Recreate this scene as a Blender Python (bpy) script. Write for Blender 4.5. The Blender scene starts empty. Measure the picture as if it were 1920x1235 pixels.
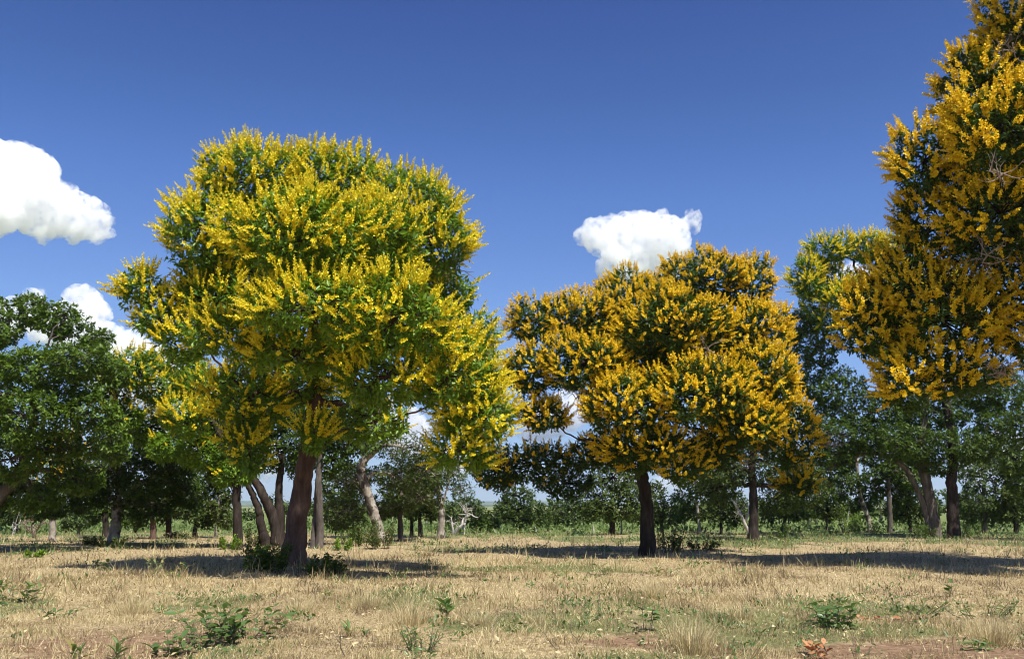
import bpy, math, random
import numpy as np
from mathutils import Vector, Matrix

# ------------------------------------------------------------------ camera, world, sun, exposure
S = bpy.context.scene
COL = S.collection
R = math.radians
W, H = 1920.0, 1235.0
F = 1867.0
HORIZON = 948.0
PITCH = math.atan((HORIZON - H / 2) / F)
CAM = np.array([0.0, 0.0, 1.6])

cam_d = bpy.data.cameras.new("camera")
cam_d.sensor_width = 36.0
cam_d.lens = 36.0 * F / W
cam_d.clip_start = 0.1
cam_d.clip_end = 60000.0
cam = bpy.data.objects.new("camera", cam_d)
COL.objects.link(cam)
cam.location = CAM.tolist()
cam.rotation_euler = (R(90) + PITCH, 0, 0)
S.camera = cam

SUN_EL = R(59.0)
SUN_AZ = R(145.0)          # clockwise from +Y: the sun stands to the right and a little behind the camera
sun_dir = np.array([math.sin(SUN_AZ) * math.cos(SUN_EL), math.cos(SUN_AZ) * math.cos(SUN_EL), math.sin(SUN_EL)])

world = bpy.data.worlds.new("World")
S.world = world
world.use_nodes = True
wn = world.node_tree.nodes
wn.clear()
sky = wn.new("ShaderNodeTexSky")
sky.sky_type = 'NISHITA'
sky.sun_disc = False
sky.sun_elevation = SUN_EL
sky.sun_rotation = SUN_AZ
sky.altitude = 900.0
sky.air_density = 0.7
sky.dust_density = 0.5
sky.ozone_density = 4.0
bg = wn.new("ShaderNodeBackground")
bg.inputs["Strength"].default_value = 0.1
wo = wn.new("ShaderNodeOutputWorld")
# one film-like tone curve for the whole sky (deep blue above, pale at the horizon)
pre = wn.new("ShaderNodeVectorMath"); pre.operation = 'SCALE'; pre.inputs["Scale"].default_value = 0.06
cv = wn.new("ShaderNodeRGBCurve")
for ci, pts in enumerate([[(0, 0), (.038, .032), (.045, .047), (.058, .086), (.093, .181), (.319, .43), (1, .5)],
                          [(0, 0), (.07, .085), (.082, .122), (.105, .196), (.162, .34), (.386, .54), (1, .6)],
                          [(0, 0), (.141, .295), (.168, .38), (.205, .527), (.296, .723), (.386, .75), (1, .75)]]):
    c_ = cv.mapping.curves[ci]
    while len(c_.points) < len(pts): c_.points.new(0.5, 0.5)
    for p_, (x_, y_) in zip(c_.points, pts):
        p_.location = (x_, y_); p_.handle_type = 'VECTOR'
cv.mapping.update()
post = wn.new("ShaderNodeVectorMath"); post.operation = 'SCALE'; post.inputs["Scale"].default_value = 8.1
L_ = world.node_tree.links
L_.new(sky.outputs[0], pre.inputs[0]); L_.new(pre.outputs[0], cv.inputs["Color"]); L_.new(cv.outputs[0], post.inputs[0]); L_.new(post.outputs[0], bg.inputs[0])
world.node_tree.links.new(bg.outputs[0], wo.inputs[0])

sun_d = bpy.data.lights.new("sun", 'SUN')
sun_d.energy = 5.0
sun_d.angle = R(0.53)
sun_d.color = (1.0, 0.95, 0.86)
sun = bpy.data.objects.new("sun", sun_d)
COL.objects.link(sun)
sun.location = (30, -30, 60)
sun.rotation_euler = Vector(sun_dir.tolist()).to_track_quat('Z', 'Y').to_euler()

vs = S.view_settings
vs.view_transform = 'Standard'
vs.look = 'None'
vs.exposure = 0.5
vs.gamma = 1.0
vs.use_curve_mapping = False
S.render.engine = 'CYCLES'
S.cycles.max_bounces = 24
S.cycles.volume_bounces = 20
S.cycles.diffuse_bounces = 2
S.cycles.glossy_bounces = 2
S.cycles.transmission_bounces = 4
S.cycles.transparent_max_bounces = 12
S.cycles.use_denoising = True
S.cycles.filter_width = 1.05

# ------------------------------------------------------------------ pixel helpers (photo pixels -> directions)
FWD = np.array([0, math.cos(PITCH), math.sin(PITCH)])
UPV = np.array([0, -math.sin(PITCH), math.cos(PITCH)])
RGT = np.array([1.0, 0, 0])

def ray(px, py):
    return RGT * ((px - W / 2) / F) + UPV * (-(py - H / 2) / F) + FWD

def at(px, py, Y):
    d = ray(px, py)
    return CAM + d * (Y / d[1])

def mpp(Y):
    return Y / F          # metres per photo pixel at depth Y

def gh(x, y):
    x = np.asarray(x, float); y = np.asarray(y, float)
    h = 0.05 * np.sin(x * 0.43 + 1.3) * np.cos(y * 0.37 + 0.4) + 0.035 * np.sin(x * 0.91 - y * 0.55 + 2.0) + 0.02 * np.sin(x * 1.9 + y * 1.6)
    h = h + 0.012 * np.sin(x * 4.1 - 1.1) * np.sin(y * 3.7 + 0.5)
    fade = np.clip((90 - np.hypot(x, y)) / 40.0, 0, 1)
    return h * fade

def ground_at(px, py):
    d = ray(px, py)
    t = -CAM[2] / d[2]
    p = CAM + d * t
    for _ in range(4):
        t = (float(gh(p[0], p[1])) - CAM[2]) / d[2]
        p = CAM + d * t
    return p

def project(P):
    v = P - CAM
    z = v @ FWD
    return W / 2 + F * (v @ RGT) / z, H / 2 - F * (v @ UPV) / z, z

# ------------------------------------------------------------------ noise
def _hash(ix, iy, iz, seed):
    n = (ix * 374761393 + iy * 668265263 + iz * 2147483647 + seed * 974634777) & 0xFFFFFFFF
    n = ((n ^ (n >> 13)) * 1274126177) & 0xFFFFFFFF
    n = n ^ (n >> 16)
    return (n & 0xFFFFFF) / float(0xFFFFFF)

def vnoise(P, scale, seed=0):
    P = np.atleast_2d(P)
    if P.shape[1] == 2:
        P = np.c_[P, np.zeros(len(P))]
    Q = P / scale
    i = np.floor(Q).astype(np.int64)
    f = Q - i
    f = f * f * (3 - 2 * f)
    out = 0
    for dx in (0, 1):
        for dy in (0, 1):
            for dz in (0, 1):
                w = (f[:, 0] if dx else 1 - f[:, 0]) * (f[:, 1] if dy else 1 - f[:, 1]) * (f[:, 2] if dz else 1 - f[:, 2])
                out = out + w * _hash(i[:, 0] + dx, i[:, 1] + dy, i[:, 2] + dz, seed)
    return out

def unit(v):
    return v / np.maximum(np.linalg.norm(v, axis=-1, keepdims=True), 1e-9)

def sstep(a, b, x):
    t = np.clip((x - a) / (b - a), 0, 1)
    return t * t * (3 - 2 * t)

# ------------------------------------------------------------------ mesh helpers
def mesh_np(name, V, T, mat, tint=None, smooth=False, nper=3):
    V = np.asarray(V, np.float32); T = np.asarray(T, np.int32)
    me = bpy.data.meshes.new(name)
    me.vertices.add(len(V)); me.vertices.foreach_set("co", V.ravel())
    me.loops.add(T.size); me.loops.foreach_set("vertex_index", T.ravel())
    me.polygons.add(len(T)); me.polygons.foreach_set("loop_start", np.arange(0, T.size, T.shape[1], dtype=np.int32))
    if smooth:
        me.polygons.foreach_set("use_smooth", np.ones(len(T), bool))
    me.update(calc_edges=True)
    if tint is not None:
        a = me.attributes.new("tint", 'FLOAT', 'POINT')
        a.data.foreach_set("value", np.asarray(tint, np.float32))
    me.materials.append(mat)
    return me

def link(name, data, parent=None, loc=None):
    o = bpy.data.objects.new(name, data)
    COL.objects.link(o)
    if parent is not None:
        o.parent = parent
    if loc is not None:
        o.location = [float(c) for c in loc]
    return o

def tag(o, label=None, cat=None, group=None, kind=None):
    if label: o["label"] = label
    if cat: o["category"] = cat
    if group: o["group"] = group
    if kind: o["kind"] = kind
    return o

def empty(name, loc, label, cat, group=None):
    o = link(name, None, None, loc)
    o.empty_display_size = 0.3
    return tag(o, label, cat, group)

class Buf:
    def __init__(s):
        s.V = []; s.T = []; s.C = []; s.n = 0
    def add(s, V, T, c=0.5):
        V = np.asarray(V, float); T = np.asarray(T, int)
        if len(V) == 0: return
        s.V.append(V); s.T.append(T + s.n); s.n += len(V)
        s.C.append(np.broadcast_to(np.asarray(c, float), (len(V),)).copy())
    def mesh(s, name, mat, off=(0, 0, 0), smooth=False):
        return mesh_np(name, np.concatenate(s.V) - np.asarray(off), np.concatenate(s.T), mat, np.concatenate(s.C), smooth)

def spline(P, n):
    P = np.asarray(P, float)
    if len(P) == 2:
        t = np.linspace(0, 1, n)[:, None]
        return P[0] * (1 - t) + P[1] * t
    Q = np.vstack([2 * P[0] - P[1], P, 2 * P[-1] - P[-2]])
    out = []
    ts = np.linspace(0, len(P) - 1, n)
    for t in ts:
        i = min(int(t), len(P) - 2); u = t - i
        a, b, c, d = Q[i], Q[i + 1], Q[i + 2], Q[i + 3]
        out.append(0.5 * (2 * b + (c - a) * u + (2 * a - 5 * b + 4 * c - d) * u * u + (-a + 3 * b - 3 * c + d) * u ** 3))
    return np.array(out)

def tube(buf, P, r, sides=8, c=0.5, rough=0.0, seed=0, cap=True):
    P = np.asarray(P, float); n = len(P)
    r = np.broadcast_to(np.asarray(r, float), (n,))
    T = unit(np.gradient(P, axis=0))
    ref = np.array([0.0, 0, 1]) if abs(T[0][2]) < 0.9 else np.array([0.0, 1, 0])
    A = unit(np.cross(T, ref)); B = np.cross(T, A)
    ang = np.linspace(0, 2 * math.pi, sides, endpoint=False)
    rr = np.ones((n, sides))
    if rough:
        q = np.stack(np.meshgrid(np.arange(n) * 0.35, np.arange(sides), indexing='ij'), -1).reshape(-1, 2)
        rr = 1 + rough * (vnoise(q, 1.3, seed).reshape(n, sides) - 0.5) * 2
    V = P[:, None] + (A[:, None] * np.cos(ang)[None, :, None] + B[:, None] * np.sin(ang)[None, :, None]) * (r[:, None] * rr)[:, :, None]
    V = V.reshape(-1, 3)
    i = np.arange(n - 1)[:, None] * sides; j = np.arange(sides)[None]; k = (j + 1) % sides
    a, b, c2, d = i + j, i + k, i + sides + k, i + sides + j
    Tt = np.concatenate([np.stack([a, b, c2], -1).reshape(-1, 3), np.stack([a, c2, d], -1).reshape(-1, 3)])
    if cap:
        V = np.vstack([V, P[-1]])
        e = (n - 1) * sides
        Tt = np.vstack([Tt, np.stack([e + np.arange(sides), e + (np.arange(sides) + 1) % sides, np.full(sides, n * sides)], -1)])
    buf.add(V, Tt, c)

def leaves(buf, P, A, N, L, Wd, c, fold=0.25):
    """folded diamond leaves: base P, axis A, face normal N"""
    n = len(P)
    if n == 0: return
    A = unit(A); Sd = unit(np.cross(A, N)); Nn = np.cross(Sd, A)
    L = np.broadcast_to(L, (n,))[:, None]; Wd = np.broadcast_to(Wd, (n,))[:, None]
    V = np.empty((n, 4, 3))
    V[:, 0] = P
    V[:, 1] = P + A * L * 0.45 + Sd * Wd * 0.5 + Nn * Wd * fold
    V[:, 2] = P + A * L
    V[:, 3] = P + A * L * 0.45 - Sd * Wd * 0.5 + Nn * Wd * fold
    i = np.arange(n)[:, None] * 4
    T = np.concatenate([i + [0, 1, 2], i + [0, 2, 3]], 1).reshape(-1, 3)
    buf.add(V.reshape(-1, 3), T, np.repeat(np.broadcast_to(c, (n,)), 4))

# ------------------------------------------------------------------ materials
def newmat(name):
    m = bpy.data.materials.new(name); m.use_nodes = True
    nt = m.node_tree; nt.nodes.clear()
    out = nt.nodes.new("ShaderNodeOutputMaterial")
    return m, nt, out

def ramp(nt, stops):
    r = nt.nodes.new("ShaderNodeValToRGB")
    el = r.color_ramp.elements
    while len(el) < len(stops): el.new(0.5)
    for e, (p, c) in zip(el, stops):
        e.position = p; e.color = (*c, 1)
    return r

def leaf_mat(name, stops, trans=0.3, tcol=(0.25, 0.4, 0.03), rough=0.38, spec=0.5):
    m, nt, out = newmat(name)
    at_ = nt.nodes.new("ShaderNodeAttribute"); at_.attribute_name = "tint"
    r = ramp(nt, stops); nt.links.new(at_.outputs["Fac"], r.inputs[0])
    p = nt.nodes.new("ShaderNodeBsdfPrincipled")
    p.inputs["Roughness"].default_value = rough
    p.inputs["Specular IOR Level"].default_value = spec
    nt.links.new(r.outputs[0], p.inputs["Base Color"])
    t = nt.nodes.new("ShaderNodeBsdfTranslucent")
    mx = nt.nodes.new("ShaderNodeMix"); mx.data_type = 'RGBA'; mx.inputs[0].default_value = 0.5
    nt.links.new(r.outputs[0], mx.inputs[6]); mx.inputs[7].default_value = (*tcol, 1)
    nt.links.new(mx.outputs[2], t.inputs[0])
    ms = nt.nodes.new("ShaderNodeMixShader"); ms.inputs[0].default_value = trans
    nt.links.new(p.outputs[0], ms.inputs[1]); nt.links.new(t.outputs[0], ms.inputs[2])
    nt.links.new(ms.outputs[0], out.inputs[0])
    return m

def bark_mat(name, c1, c2, c3, scale=6.0, bump=0.5, stretch=0.25, patch=None):
    m, nt, out = newmat(name)
    tc = nt.nodes.new("ShaderNodeTexCoord")
    mp = nt.nodes.new("ShaderNodeMapping"); mp.inputs["Scale"].default_value = (1, 1, stretch)
    nt.links.new(tc.outputs["Object"], mp.inputs[0])
    n1 = nt.nodes.new("ShaderNodeTexNoise"); n1.inputs["Scale"].default_value = scale; n1.inputs["Detail"].default_value = 8; n1.inputs["Roughness"].default_value = 0.7
    nt.links.new(mp.outputs[0], n1.inputs[0])
    r = ramp(nt, [(0.32, c1), (0.5, c2), (0.68, c3)])
    nt.links.new(n1.outputs["Fac"], r.inputs[0])
    p = nt.nodes.new("ShaderNodeBsdfPrincipled"); p.inputs["Roughness"].default_value = 0.9; p.inputs["Specular IOR Level"].default_value = 0.2
    col = r.outputs[0]
    if patch:
        n3 = nt.nodes.new("ShaderNodeTexNoise"); n3.inputs["Scale"].default_value = 2.2; n3.inputs["Detail"].default_value = 4
        nt.links.new(tc.outputs["Object"], n3.inputs[0])
        r3 = ramp(nt, [(0.5, (0, 0, 0)), (0.58, (1, 1, 1))])
        nt.links.new(n3.outputs["Fac"], r3.inputs[0])
        mx = nt.nodes.new("ShaderNodeMix"); mx.data_type = 'RGBA'
        nt.links.new(r3.outputs[0], mx.inputs[0]); nt.links.new(r.outputs[0], mx.inputs[6]); mx.inputs[7].default_value = (*patch, 1)
        col = mx.outputs[2]
    nt.links.new(col, p.inputs["Base Color"])
    n2 = nt.nodes.new("ShaderNodeTexNoise"); n2.inputs["Scale"].default_value = scale * 3; n2.inputs["Detail"].default_value = 6
    nt.links.new(mp.outputs[0], n2.inputs[0])
    b = nt.nodes.new("ShaderNodeBump"); b.inputs["Strength"].default_value = bump; b.inputs["Distance"].default_value = 0.04
    nt.links.new(n2.outputs["Fac"], b.inputs["Height"]); nt.links.new(b.outputs[0], p.inputs["Normal"])
    nt.links.new(p.outputs[0], out.inputs[0])
    return m

M_LEAF_BRIGHT = leaf_mat("leaf_bright", [(0, (0.06, 0.125, 0.01)), (0.5, (0.13, 0.245, 0.014)), (1, (0.23, 0.34, 0.018))], 0.27, (0.4, 0.52, 0.02), 0.4, 0.4)
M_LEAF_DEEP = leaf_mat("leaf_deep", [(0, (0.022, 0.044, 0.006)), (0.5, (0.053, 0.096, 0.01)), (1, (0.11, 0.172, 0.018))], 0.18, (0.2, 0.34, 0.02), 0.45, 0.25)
M_LEAF_MID = leaf_mat("leaf_mid", [(0, (0.036, 0.07, 0.008)), (0.5, (0.085, 0.15, 0.014)), (1, (0.155, 0.235, 0.022))], 0.22, (0.25, 0.4, 0.02), 0.42, 0.3)
M_LEAF_OLIVE = leaf_mat("leaf_olive", [(0, (0.03, 0.052, 0.01)), (0.5, (0.066, 0.1, 0.018)), (1, (0.13, 0.165, 0.035))], 0.2, (0.22, 0.28, 0.03), 0.55, 0.2)
M_LEAF_GREY = leaf_mat("leaf_grey_green", [(0, (0.032, 0.06, 0.014)), (0.5, (0.068, 0.108, 0.024)), (1, (0.13, 0.175, 0.045))], 0.2, (0.2, 0.29, 0.04), 0.55, 0.2)
M_LEAF_WEED = leaf_mat("leaf_weed", [(0, (0.05, 0.1, 0.025)), (0.6, (0.1, 0.17, 0.045)), (0.85, (0.17, 0.24, 0.08)), (1, (0.4, 0.28, 0.1))], 0.25, (0.25, 0.4, 0.05), 0.42, 0.5)
M_FLOWER_LEMON = leaf_mat("flower_lemon", [(0, (0.72, 0.5, 0.012)), (0.35, (0.83, 0.68, 0.02)), (0.75, (0.86, 0.76, 0.04)), (1, (0.86, 0.72, 0.25))], 0.2, (0.88, 0.68, 0.03), 0.6, 0.25)
M_FLOWER_GOLD = leaf_mat("flower_gold", [(0, (0.74, 0.42, 0.01)), (0.35, (0.88, 0.6, 0.014)), (0.75, (0.9, 0.68, 0.02)), (1, (0.86, 0.62, 0.2))], 0.2, (0.88, 0.52, 0.02), 0.6, 0.25)
M_DRYLEAF = leaf_mat("dry_leaf", [(0, (0.2, 0.07, 0.03)), (0.5, (0.38, 0.15, 0.06)), (1, (0.5, 0.26, 0.12))], 0.1, (0.5, 0.2, 0.08), 0.6, 0.3)
M_STRAW = leaf_mat("dry_straw", [(0, (0.1, 0.068, 0.045)), (0.22, (0.27, 0.2, 0.105)), (0.5, (0.54, 0.435, 0.22)), (0.8, (0.72, 0.61, 0.35)), (0.87, (0.16, 0.22, 0.06)), (1, (0.1, 0.17, 0.035))], 0.25, (0.5, 0.4, 0.2), 0.6, 0.3)
M_GREENGRASS = leaf_mat("green_grass", [(0, (0.06, 0.1, 0.025)), (0.5, (0.11, 0.17, 0.04)), (1, (0.2, 0.24, 0.08))], 0.25, (0.25, 0.35, 0.06), 0.5, 0.4)
M_BARK_RED = bark_mat("bark_reddish", (0.055, 0.032, 0.025), (0.1, 0.06, 0.045), (0.17, 0.11, 0.085), 5.0, 0.5)
M_BARK_DARK = bark_mat("bark_dark", (0.018, 0.013, 0.01), (0.034, 0.025, 0.02), (0.065, 0.05, 0.04), 6.0, 0.7)
M_BARK_GREY = bark_mat("bark_grey", (0.05, 0.04, 0.034), (0.1, 0.084, 0.07), (0.2, 0.17, 0.145), 5.0, 0.6)
M_BARK_PALE = bark_mat("bark_pale_patched", (0.16, 0.14, 0.11), (0.32, 0.28, 0.23), (0.5, 0.46, 0.4), 5.0, 0.6, 0.5, (0.08, 0.065, 0.05))
M_DEADWOOD = bark_mat("dead_wood", (0.28, 0.25, 0.21), (0.45, 0.41, 0.36), (0.6, 0.56, 0.5), 8.0, 0.3)
M_DEADTWIG = bark_mat("dead_twig", (0.14, 0.1, 0.08), (0.26, 0.2, 0.16), (0.4, 0.33, 0.27), 9.0, 0.2)
M_TWIG = bark_mat("twig", (0.1, 0.075, 0.055), (0.2, 0.15, 0.11), (0.32, 0.26, 0.2), 9.0, 0.2)

def ground_mat():
    m, nt, out = newmat("savanna_ground")
    g = nt.nodes.new("ShaderNodeNewGeometry")
    def noise(sc, det=6, ro=0.6, vec=None):
        n = nt.nodes.new("ShaderNodeTexNoise"); n.inputs["Scale"].default_value = sc; n.inputs["Detail"].default_value = det; n.inputs["Roughness"].default_value = ro
        nt.links.new(vec or g.outputs["Position"], n.inputs[0]); return n.outputs["Fac"]
    def mix(f, a, b):
        x = nt.nodes.new("ShaderNodeMix"); x.data_type = 'RGBA'
        nt.links.new(f, x.inputs[0])
        for s, v in ((6, a), (7, b)):
            if isinstance(v, tuple): x.inputs[s].default_value = (*v, 1)
            else: nt.links.new(v, x.inputs[s])
        return x.outputs[2]
    def math_(op, a, b):
        x = nt.nodes.new("ShaderNodeMath"); x.operation = op
        for s, v in ((0, a), (1, b)):
            if isinstance(v, (int, float)): x.inputs[s].default_value = v
            else: nt.links.new(v, x.inputs[s])
        return x.outputs[0]
    def rmp(f, stops):
        r = ramp(nt, stops); nt.links.new(f, r.inputs[0]); return r.outputs[0]
    fine = rmp(noise(14, 8, 0.75), [(0.3, (0.11, 0.08, 0.05)), (0.45, (0.28, 0.21, 0.12)), (0.56, (0.47, 0.37, 0.2)), (0.7, (0.62, 0.51, 0.3))])
    soil = rmp(noise(9, 6, 0.7), [(0.3, (0.12, 0.072, 0.045)), (0.5, (0.25, 0.155, 0.095)), (0.7, (0.42, 0.3, 0.18))])
    def attr(nm):
        x = nt.nodes.new("ShaderNodeAttribute"); x.attribute_name = nm; return x.outputs["Fac"]
    brk = math_('MULTIPLY', math_('SUBTRACT', noise(3.5, 6, 0.7), 0.5), 1.1)
    soilmask = rmp(math_('ADD', attr("soil"), brk), [(0.45, (0, 0, 0)), (0.65, (1, 1, 1))])
    c = mix(soilmask, fine, soil)
    green = rmp(noise(5, 6, 0.7), [(0.3, (0.05, 0.08, 0.022)), (0.55, (0.1, 0.14, 0.04)), (0.75, (0.2, 0.22, 0.08))])
    gm = rmp(math_('ADD', attr("green"), brk), [(0.5, (0, 0, 0)), (0.75, (0.7, 0.7, 0.7))])
    c = mix(gm, c, green)
    sep = nt.nodes.new("ShaderNodeSeparateXYZ"); nt.links.new(g.outputs["Position"], sep.inputs[0])
    wob = math_('MULTIPLY', noise(0.12, 4, 0.6), 16.0)
    yy = math_('ADD', sep.outputs[1], wob)
    mr = nt.nodes.new("ShaderNodeMapRange"); nt.links.new(yy, mr.inputs[0])
    mr.inputs[1].default_value = 61; mr.inputs[2].default_value = 66
    pasture = rmp(noise(0.5, 8, 0.75), [(0.3, (0.09, 0.13, 0.04)), (0.55, (0.17, 0.21, 0.07)), (0.75, (0.3, 0.29, 0.12))])
    far = rmp(noise(0.006, 5, 0.6), [(0.35, (0.09, 0.13, 0.05)), (0.5, (0.22, 0.24, 0.1)), (0.65, (0.28, 0.28, 0.14))])
    mr2 = nt.nodes.new("ShaderNodeMapRange"); nt.links.new(sep.outputs[1], mr2.inputs[0]); mr2.inputs[1].default_value = 150; mr2.inputs[2].default_value = 400
    pasture = mix(mr2.outputs[0], pasture, far)
    c = mix(mr.outputs[0], c, pasture)
    p = nt.nodes.new("ShaderNodeBsdfPrincipled"); p.inputs["Roughness"].default_value = 0.95; p.inputs["Specular IOR Level"].default_value = 0.1
    nt.links.new(c, p.inputs["Base Color"])
    b = nt.nodes.new("ShaderNodeBump"); b.inputs["Strength"].default_value = 0.6; b.inputs["Distance"].default_value = 0.06
    nt.links.new(noise(18, 8, 0.75), b.inputs["Height"]); nt.links.new(b.outputs[0], p.inputs["Normal"])
    nt.links.new(p.outputs[0], out.inputs[0])
    return m
M_GROUND = ground_mat()

# ------------------------------------------------------------------ ground sheet
def axis(lo, hi, step, far_lo, far_hi, n=26):
    mid = np.arange(lo, hi + step * 0.5, step)
    a = lo - np.geomspace(step, lo - far_lo, n)[::-1]
    b = hi + np.geomspace(step, far_hi - hi, n)
    return np.concatenate([a, mid, b])
gx = axis(-26, 26, 0.42, -12000, 12000)
gy = axis(7, 62, 0.42, -3000, 13000)
X, Y = np.meshgrid(gx, gy)
def soil_f(P):
    """0..1: bare red soil, more of it in the very foreground"""
    n = 0.6 * vnoise(P, 2.3, 91) + 0.4 * vnoise(P, 0.8, 92)
    near = sstep(15.5, 10.5, P[:, 1])
    return np.clip(sstep(0.6, 0.74, n + 0.06 * near) * (0.3 + 0.7 * near), 0, 1)
def green_f(P):
    n = 0.55 * vnoise(P, 5.5, 95) + 0.45 * vnoise(P, 1.7, 96)
    far = sstep(26, 50, P[:, 1]) * (0.3 + 0.7 * sstep(-2, 8, P[:, 0]))
    return np.clip(sstep(0.56, 0.74, n + 0.12 * far), 0, 1)
V = np.stack([X, Y, gh(X, Y)], -1).reshape(-1, 3)
nx = len(gx); ii = (np.arange(len(gy) - 1)[:, None] * nx + np.arange(nx - 1)[None]).ravel()
Tq = np.concatenate([np.stack([ii, ii + 1, ii + nx + 1], -1), np.stack([ii, ii + nx + 1, ii + nx], -1)])
g_me = mesh_np("ground", V, Tq, M_GROUND, smooth=True)
for nm, fn in (("soil", soil_f), ("green", green_f)):
    g_me.attributes.new(nm, 'FLOAT', 'POINT').data.foreach_set("value", fn(V[:, :2]).astype(np.float32))
g_o = link("ground", g_me)
tag(g_o, "flat savanna ground of dry straw, red soil and far green pasture", "ground", kind="structure")

# ------------------------------------------------------------------ far hills
def hills():
    m, nt, out = newmat("hill_woodland")
    g = nt.nodes.new("ShaderNodeNewGeometry")
    n = nt.nodes.new("ShaderNodeTexNoise"); n.inputs["Scale"].default_value = 0.012; n.inputs["Detail"].default_value = 8; n.inputs["Roughness"].default_value = 0.7
    nt.links.new(g.outputs["Position"], n.inputs[0])
    r = ramp(nt, [(0.35, (0.035, 0.06, 0.03)), (0.52, (0.07, 0.1, 0.045)), (0.62, (0.2, 0.22, 0.1))])
    nt.links.new(n.outputs["Fac"], r.inputs[0])
    p = nt.nodes.new("ShaderNodeBsdfPrincipled"); p.inputs["Roughness"].default_value = 1.0; p.inputs["Specular IOR Level"].default_value = 0.05
    nt.links.new(r.outputs[0], p.inputs["Base Color"]); nt.links.new(p.outputs[0], out.inputs[0])
    for k, (y0, depth, hh, seed, lab) in enumerate([(2600, 1400, 3.5, 3, "low wooded rise beyond the pasture"), (6500, 3500, 48, 9, "long blue ridge on the far horizon")]):
        xs = np.linspace(-6500 - 5000 * k, 6500 + 5000 * k, 220); ys = np.linspace(0, 1, 16)
        XX, YY = np.meshgrid(xs, ys)
        P2 = np.stack([XX.ravel(), YY.ravel() * depth + y0], -1)
        crest = 0.55 + 0.45 * vnoise(np.c_[P2[:, 0], P2[:, 0] * 0], 1500, seed) + 0.12 * vnoise(P2, 320, seed + 1)
        z = np.sin(np.clip(YY.ravel(), 0, 1) * math.pi) ** 0.8 * hh * crest - 1.0 + vnoise(P2, 45, seed + 2) * 2.5 * np.sin(YY.ravel() * math.pi)
        V = np.c_[P2, z]
        nx = len(xs); ii = (np.arange(len(ys) - 1)[:, None] * nx + np.arange(nx - 1)[None]).ravel()
        T = np.concatenate([np.stack([ii, ii + 1, ii + nx + 1], -1), np.stack([ii, ii + nx + 1, ii + nx], -1)])
        tag(link("hill", mesh_np("hill", V, T, m, smooth=True)), lab, "hill", kind="structure")
hills()

# ------------------------------------------------------------------ trees
def rot_frames(D, rng):
    """frames with z along D and a random spin"""
    D = unit(D)
    ref = np.where(np.abs(D[:, 2:3]) < 0.9, np.array([[0, 0, 1.0]]), np.array([[1.0, 0, 0]]))
    A = unit(np.cross(ref, D)); B = np.cross(D, A)
    s = rng.uniform(0, 2 * math.pi, len(D))[:, None]
    X = A * np.cos(s) + B * np.sin(s); Yv = np.cross(D, X)
    return np.stack([X, Yv, D], -1)      # columns

def spike_template(rng, nfl=18):
    """unit-length flower spike along z: florets in a spiral, tapering to buds at the tip"""
    b = Buf()
    t = np.linspace(0.02, 0.95, nfl); a = np.arange(nfl) * 2.4 + rng.uniform(0, 6)
    rad = 0.118 * (1 - 0.66 * t ** 1.8) * rng.uniform(0.8, 1.25, nfl)
    er = np.stack([np.cos(a), np.sin(a), 0 * a], -1); up = np.array([0, 0, 1.0])
    dirs = er * 0.75 + up * rng.uniform(0.4, 1.0, (nfl, 1))
    P = er * rad[:, None] * 0.25 + up * t[:, None]
    N = -er * rng.uniform(0.1, 1.0, (nfl, 1)) + up * rng.uniform(0.2, 0.9, (nfl, 1)) + rng.normal(0, 0.45, (nfl, 3))
    tint = np.clip(rng.uniform(0.1, 0.75, nfl) + np.where(t > 0.8, 0.22, 0), 0, 1)
    leaves(b, P, dirs, N, rad * 1.6, rad * 1.75, tint, 0.15)
    tube(b, [[0, 0, -0.12], [0, 0, 0.95]], [0.03, 0.02], 3, 0.45, cap=False)
    return np.concatenate(b.V), np.concatenate(b.T), np.concatenate(b.C)
_r = np.random.default_rng(5)
SPIKES = [spike_template(_r) for _ in range(4)]
_spike_mesh = {}
def spike_mesh(k, mat):
    key = (k, mat.name)
    if key not in _spike_mesh:
        V, T, C = SPIKES[k]
        _spike_mesh[key] = mesh_np("flower_spike", V, T, mat, C)
    return _spike_mesh[key]

STAT = []

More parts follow.
